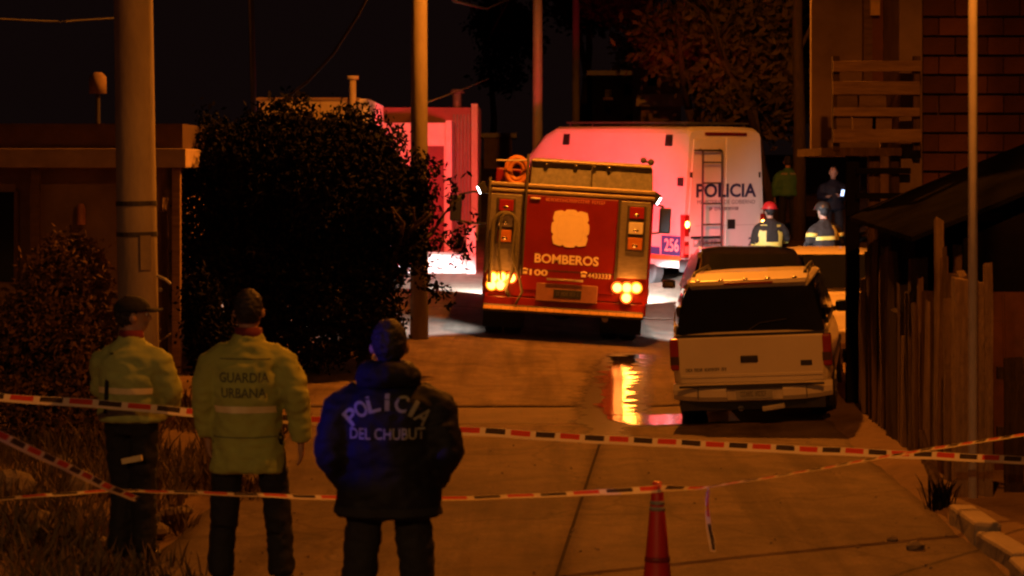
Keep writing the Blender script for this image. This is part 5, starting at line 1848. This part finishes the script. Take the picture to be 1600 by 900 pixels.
# houses far behind the van, on the slope
def far_house(px0, px1, r0, r1, d, m, label, win=(), strip=None):
    a, b_ = pt(px0, r1, d), pt(px1, r0, d)
    t = thing('hillside_house', label, 'house', (0, 0, 0))
    MB().box2(a.x, b_.x, d, d + 4, a.z - 1.6, b_.z).build('wall', m, t)
    MB().box2(a.x - .15, b_.x + .15, d - .2, d + 4.2, b_.z, b_.z + .14).build('roof', M['corrug'], t)
    for (x0, x1, q0, q1) in win:
        p, q = pt(x0, q1, d), pt(x1, q0, d)
        w = MB().box2(p.x, q.x, d - .03, d + .01, p.z, q.z).build('window', M['glass'], t)
        MB().box2(p.x - .05, q.x + .05, d - .05, d - .0, p.z - .08, p.z - .002).build('sill', M['plasterd'], w)
    if strip:
        p, q = pt(strip[0], strip[3], d - .6), pt(strip[1], strip[2], d - .6)
        MB().box2(p.x, q.x, d - .7, d - .5, p.z, q.z).build('porch_beam', M['plaster'], t)
    return t


far_house(1002, 1064, 92, 175, 56, M['plasterd'], 'brown walled house half hidden by branches above the van', ((1012, 1026, 112, 134),), (994, 1072, 147, 166))
far_house(925, 990, 118, 190, 60, M['tarp'], 'dark shed with sloping edge between the pole and the brown house', ((945, 955, 140, 152),))
far_house(756, 800, 215, 300, 64, M['plasterd'], 'far dim house seen through the gap left of the fire engine')


# ------------------------------------------------------------------ vegetation
def leaves(blobs, n, size, seed=1, shell=.55, center=(0, 0, 0)):
    r = np.random.default_rng(seed)
    vol = np.array([b[3] * b[4] * b[5] for b in blobs])
    cnt = r.multinomial(n, vol / vol.sum())
    P = []
    for b, c in zip(blobs, cnt):
        d = r.normal(size=(c, 3))
        d /= np.linalg.norm(d, axis=1)[:, None]
        q = np.where(r.random(c) < shell, r.uniform(.75, 1.08, c), r.random(c) ** (1 / 3))
        # clumpy outline
        P.append(np.array(b[:3]) + d * q[:, None] * np.array(b[3:6]))
    P = np.concatenate(P)
    # gather leaves in small sprays
    k = len(P)
    ncl = max(1, k // 14)
    ci = r.integers(0, k, ncl)
    tgt = P[ci][r.integers(0, ncl, k)]
    use = r.random(k) < .6
    P[use] = tgt[use] + r.normal(size=(use.sum(), 3)) * size * 1.6
    a = r.normal(size=(k, 3)); a /= np.linalg.norm(a, axis=1)[:, None]
    b = r.normal(size=(k, 3)); b -= a * (a * b).sum(1)[:, None]; b /= np.linalg.norm(b, axis=1)[:, None]
    s = size * r.uniform(.6, 1.3, k)[:, None]
    V = np.empty((k, 4, 3))
    V[:, 0] = P - a * s
    V[:, 1] = P + b * s * .45
    V[:, 2] = P + a * s
    V[:, 3] = P - b * s * .45
    return V.reshape(-1, 3)


def leaf_mesh(name, V):
    k = len(V) // 4
    me = bpy.data.meshes.new(name)
    me.vertices.add(k * 4)
    me.vertices.foreach_set('co', V.astype('f').ravel())
    me.loops.add(k * 4)
    me.loops.foreach_set('vertex_index', np.arange(k * 4, dtype='i'))
    me.polygons.add(k)
    me.polygons.foreach_set('loop_start', np.arange(0, k * 4, 4, dtype='i'))
    me.polygons.foreach_set('loop_total', np.full(k, 4, 'i'))
    me.update(calc_edges=True)
    me.validate()
    return me


def limbs(b, p, d, L, r, depth, rnd):
    p, d = Vector(p), Vector(d).normalized()
    mid = p + d * L * .5 + Vector((rnd.uniform(-.06, .06), rnd.uniform(-.06, .06), 0)) * L
    e = p + d * L + Vector((rnd.uniform(-.1, .1), rnd.uniform(-.1, .1), 0)) * L
    b.tube([p, mid, e], [r, r * .8, r * .62], 7)
    if depth:
        for i in range(rnd.randint(2, 3)):
            nd = (d + Vector((rnd.uniform(-.8, .8), rnd.uniform(-.8, .8), rnd.uniform(-.1, .5)))).normalized()
            limbs(b, e if i else mid.lerp(e, .5), nd, L * rnd.uniform(.6, .8), r * .6, depth - 1, rnd)


def tree(name, label, cat, base, blobs, n, size, lm, trunk_h, trunk_r, seed=1, group=None, ntr=1):
    t = thing(name, label, cat, base, group=group)
    rnd = random.Random(seed)
    for i in range(ntr):
        b = MB()
        ox = 0 if ntr == 1 else rnd.uniform(-1, 1) * (ntr * .3)
        limbs(b, (ox, rnd.uniform(-.2, .2) if ntr > 1 else 0, -.1), (rnd.uniform(-.25, .25), rnd.uniform(-.2, .2), 1), trunk_h, trunk_r, 3, rnd)
        b.build('trunk', M['bark'], t, smooth=True)
    bl = [(x - base[0], y - base[1], z - base[2], a, b_, c) for x, y, z, a, b_, c in blobs]
    link('crown', leaf_mesh('crown', leaves(bl, n, size, seed)), lm, t)
    return t


# big dark hedge bush on the left, in front of the concrete pole
def blob(px, row, d, rx, ry, rz):
    p = pt(px, row, d)
    return (p.x, p.y, p.z, rx, ry, rz)


hb = [blob(350, 330, 25.5, .55, .8, 1.05), blob(420, 300, 25.5, .75, .9, .95), blob(510, 315, 25.5, .80, 1.0, 1.0), blob(585, 340, 25.6, .60, .9, .95), blob(615, 360, 25.6, .34, .6, .60),
      blob(390, 450, 25.2, .90, .9, .85), blob(490, 470, 25.2, .85, .9, .85), blob(560, 470, 25.3, .50, .8, .65), blob(440, 225, 25.8, .55, .6, .42), blob(570, 228, 25.8, .30, .5, .28), blob(335, 240, 25.8, .4, .5, .45), blob(650, 320, 25.6, .18, .4, .34), blob(672, 330, 25.4, .10, .3, .16), blob(648, 400, 25.4, .12, .3, .22)]
_r = random.Random(12)
for _i in range(85):
    _b = hb[_r.randint(0, 13)]
    _a, _e = _r.uniform(0, 6.28), _r.uniform(-.5, 1.4)
    _d = Vector((math.cos(_a) * math.cos(_e), math.sin(_a) * math.cos(_e), math.sin(_e)))
    _s = _r.uniform(.12, .30)
    if 800 + F * (_b[0] + _d.x * _b[3]) / _b[1] > 665:
        continue
    hb.append((_b[0] + _d.x * _b[3] * 1.08, _b[1] + _d.y * _b[4] * 1.05, _b[2] + _d.z * _b[5] * 1.08, _s * _r.uniform(.5, 1.2), _s, _s * _r.uniform(.5, 1.3)))
p = pt(500, 560, 25.5)
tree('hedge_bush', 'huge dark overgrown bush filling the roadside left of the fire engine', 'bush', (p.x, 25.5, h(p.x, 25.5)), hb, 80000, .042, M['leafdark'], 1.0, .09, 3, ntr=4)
# sparse hanging sprays on its street side
sp_ = [blob(672, 440, 25.0, .10, .2, .14), blob(706, 300, 25.0, .10, .2, .14), blob(706, 375, 25.0, .12, .2, .12), blob(728, 350, 25.0, .10, .2, .10), blob(690, 455, 25.0, .12, .2, .10), blob(722, 400, 25.0, .10, .2, .08), blob(742, 335, 25.0, .06, .15, .08), blob(700, 480, 25.0, .06, .1, .05), blob(600, 505, 25.0, .3, .2, .14)]
hbo = [o for o in bpy.data.objects if o.name.startswith('hedge_bush')][0]
bl = [(x - p.x, y - 25.5, z - h(p.x, 25.5), a, b, c) for x, y, z, a, b, c in sp_]
link('hanging_sprays', leaf_mesh('hanging_sprays', leaves(bl, 620, .05, 9)), M['leafdark'], hbo)

# dry shrub before the low house
p = pt(95, 690, 18.4)
db = [blob(100, 480, 18.4, .42, .5, .62), blob(60, 560, 18.2, .5, .5, .5), blob(140, 560, 18.2, .32, .5, .5), blob(20, 540, 18.6, .5, .5, .45), blob(115, 420, 18.5, .30, .3, .28), blob(90, 640, 18.0, .6, .5, .35)]
tree('dry_shrub', 'brown dry rounded shrub left of the thick concrete pole', 'shrub', (p.x, 18.4, h(p.x, 18.4)), db, 22000, .035, M['leafdry'], .5, .05, 5, ntr=3)
# dim shrub right of the pole
p = pt(300, 640, 21.5)
tree('dry_shrub', 'low dark shrub between the thick pole and the big bush', 'shrub', (p.x, 21.5, h(p.x, 21.5)), [blob(318, 480, 21.5, .18, .4, .40), blob(330, 540, 21.3, .22, .4, .35)], 3500, .04, M['leafdark'], .4, .04, 6, ntr=2)


# trees behind the van and to the right
def big_tree(px, d, hh, rx, label, seed, lm, n=16000, size=.13, lowest=.25):
    x = (px - 800) / F * d
    z = h(x, d)
    rnd = random.Random(seed)
    bl = []
    for i in range(13):
        a = rnd.uniform(0, 6.28)
        q = rnd.uniform(.1, .75) * rx
        zz = z + hh * rnd.uniform(lowest + .1, .92)
        s = rnd.uniform(.28, .5) * rx
        bl.append((x + q * math.cos(a), d + q * math.sin(a), zz, s, s, s * .75))
    return tree('street_tree', label, 'tree', (x, d, z), bl, n, size, lm, hh * .38, rx * .07, seed, 'trees behind the van')


big_tree(1125, 50, 7.0, 2.4, 'leafy tree rising right behind the white van', 31, M['leaftree'])
big_tree(1215, 47, 7.5, 2.0, 'tall tree between the van and the wooden balcony', 32, M['leaftree'])
big_tree(1010, 66, 9.0, 2.6, 'far tree above the brown hillside house', 33, M['leaftree'], 12000)
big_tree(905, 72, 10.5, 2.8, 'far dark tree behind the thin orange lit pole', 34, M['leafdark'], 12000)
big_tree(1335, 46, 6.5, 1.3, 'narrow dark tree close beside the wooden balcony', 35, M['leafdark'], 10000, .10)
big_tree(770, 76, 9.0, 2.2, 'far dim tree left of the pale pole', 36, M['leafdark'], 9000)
# bare trunk
p = pt(1248, 60, 44)
tt = thing('bare_trunk', 'reddish bare trunk standing up among the leaves above the van', 'tree', (p.x, 44, h(p.x, 44)))
MB().tube([(0, 0, -.1), (.02, 0, 2.5), (-.03, 0, 4.5), (.02, 0, 7.0)], [.16, .13, .11, .08], 10).build('trunk', M['bark'], tt, smooth=True)
MB().tube([(0, 0, 4.0), (.3, .1, 4.6), (.5, .1, 5.5)], [.05, .04, .02], 8).build('branch', M['bark'], tt, smooth=True)

# weeds and stones on the left verge
r = np.random.default_rng(4)
vs_, fs_ = [], []
nW = 9000
for i in range(nW):
    y0 = r.uniform(10.5, 21)
    lim = -2.2 + .25 * math.sin(y0 * 1.7) + .2 * math.sin(y0 * 4.1)
    x0 = lim - abs(r.normal()) * 1.1
    if x0 < -6.5:
        continue
    if noise.noise(Vector((x0 * 1.2, y0 * 1.2, 4))) < -.12:
        continue
    z0 = h(x0, y0) - .03
    L = r.uniform(.05, .20) * (1 + 1.2 * max(0, noise.noise(Vector((x0 * .8, y0 * .8, 2)))))
    a = r.uniform(0, 6.28)
    w = r.uniform(.004, .011)
    dx, dy = r.normal() * .4 * L, r.normal() * .4 * L
    sx_, sy_ = math.cos(a) * w, math.sin(a) * w
    o = len(vs_)
    vs_ += [(x0 - sx_, y0 - sy_, z0), (x0 + sx_, y0 + sy_, z0), (x0 + dx * .5 + sx_, y0 + dy * .5 + sy_, z0 + L * .6), (x0 + dx * .5 - sx_, y0 + dy * .5 - sy_, z0 + L * .6), (x0 + dx, y0 + dy, z0 + L)]
    fs_ += [(o, o + 1, o + 2, o + 3), (o + 3, o + 2, o + 4)]
wd = MB().add(vs_, fs_).build('weeds', M['weed'])
tag(wd, 'dry weeds and scrub covering the left verge', 'weeds', kind='stuff')

rs_ = random.Random(11)


def stone_mesh(seed):
    b = MB()
    b.ell((0, 0, 0), (1, .8, .6), 8, 5)
    rr = random.Random(seed)
    b.v = [(x * rr.uniform(.8, 1.2), y * rr.uniform(.8, 1.2), z * rr.uniform(.75, 1.2)) for x, y, z in b.v]
    return b.mesh('stone')


sm = [stone_mesh(i) for i in range(4)]
spots = [(120, 790, .16), (60, 850, .14), (20, 800, .18), (150, 860, .10), (290, 800, .06), (175, 775, .05), (270, 815, .13), (245, 835, .10), (300, 745, .05), (350, 760, .04), (95, 760, .10), (1430, 858, .07), (1395, 845, .04)]
names = ['flat stone among the left weeds', 'stone in the lower left corner', 'largest stone at the left edge of the verge', 'stone near the feet of the capped guard', 'small stone between the two guards', 'pale stone beside the slanting tape', 'broad stone between the guards on the path', 'stone behind the capped guard shoes', 'pebble on the path between the guards', 'pebble at the long coated guard', 'stone under the slanting tape', 'broken kerb piece right of the hanging tape', 'pebble on the road before the fence']
for (px, row, s), nm in zip(spots, names):
    d = F * CAM_H / (row - HZ)
    x = (px - 800) / F * d
    o = bpy.data.objects.new('stone', sm[rs_.randint(0, 3)])
    C.objects.link(o)
    if not o.data.materials:
        o.data.materials.append(M['stone'])
    o.location = (x, d, h(x, d) + s * .2)
    o.scale = (s, s, s)
    o.rotation_euler = (rs_.uniform(-.2, .2), rs_.uniform(-.2, .2), rs_.uniform(0, 6))
    tag(o, nm, 'stone', 'stones along the verge')

# scattered small gravel on the road
gv_, gf_ = [], []
for i in range(420):
    y0 = r.uniform(10.5, 28)
    x0 = r.uniform(-2.3, 3.1)
    s = r.uniform(.004, .013)
    z0 = h(x0, y0) + .004
    o = len(gv_)
    gv_ += [(x0 - s, y0 - s, z0), (x0 + s, y0 - s * .7, z0), (x0 + s * .8, y0 + s, z0), (x0 - s * .7, y0 + s, z0), (x0, y0, z0 + s * .9)]
    gf_ += [(o, o + 1, o + 4), (o + 1, o + 2, o + 4), (o + 2, o + 3, o + 4), (o + 3, o, o + 4)]
gr = MB().add(gv_, gf_).build('gravel', M['stone'])
tag(gr, 'loose gravel scattered on the road', 'gravel', kind='stuff')

bpy.context.view_layer.update()
bpy.data.scenes.remove(TMP)
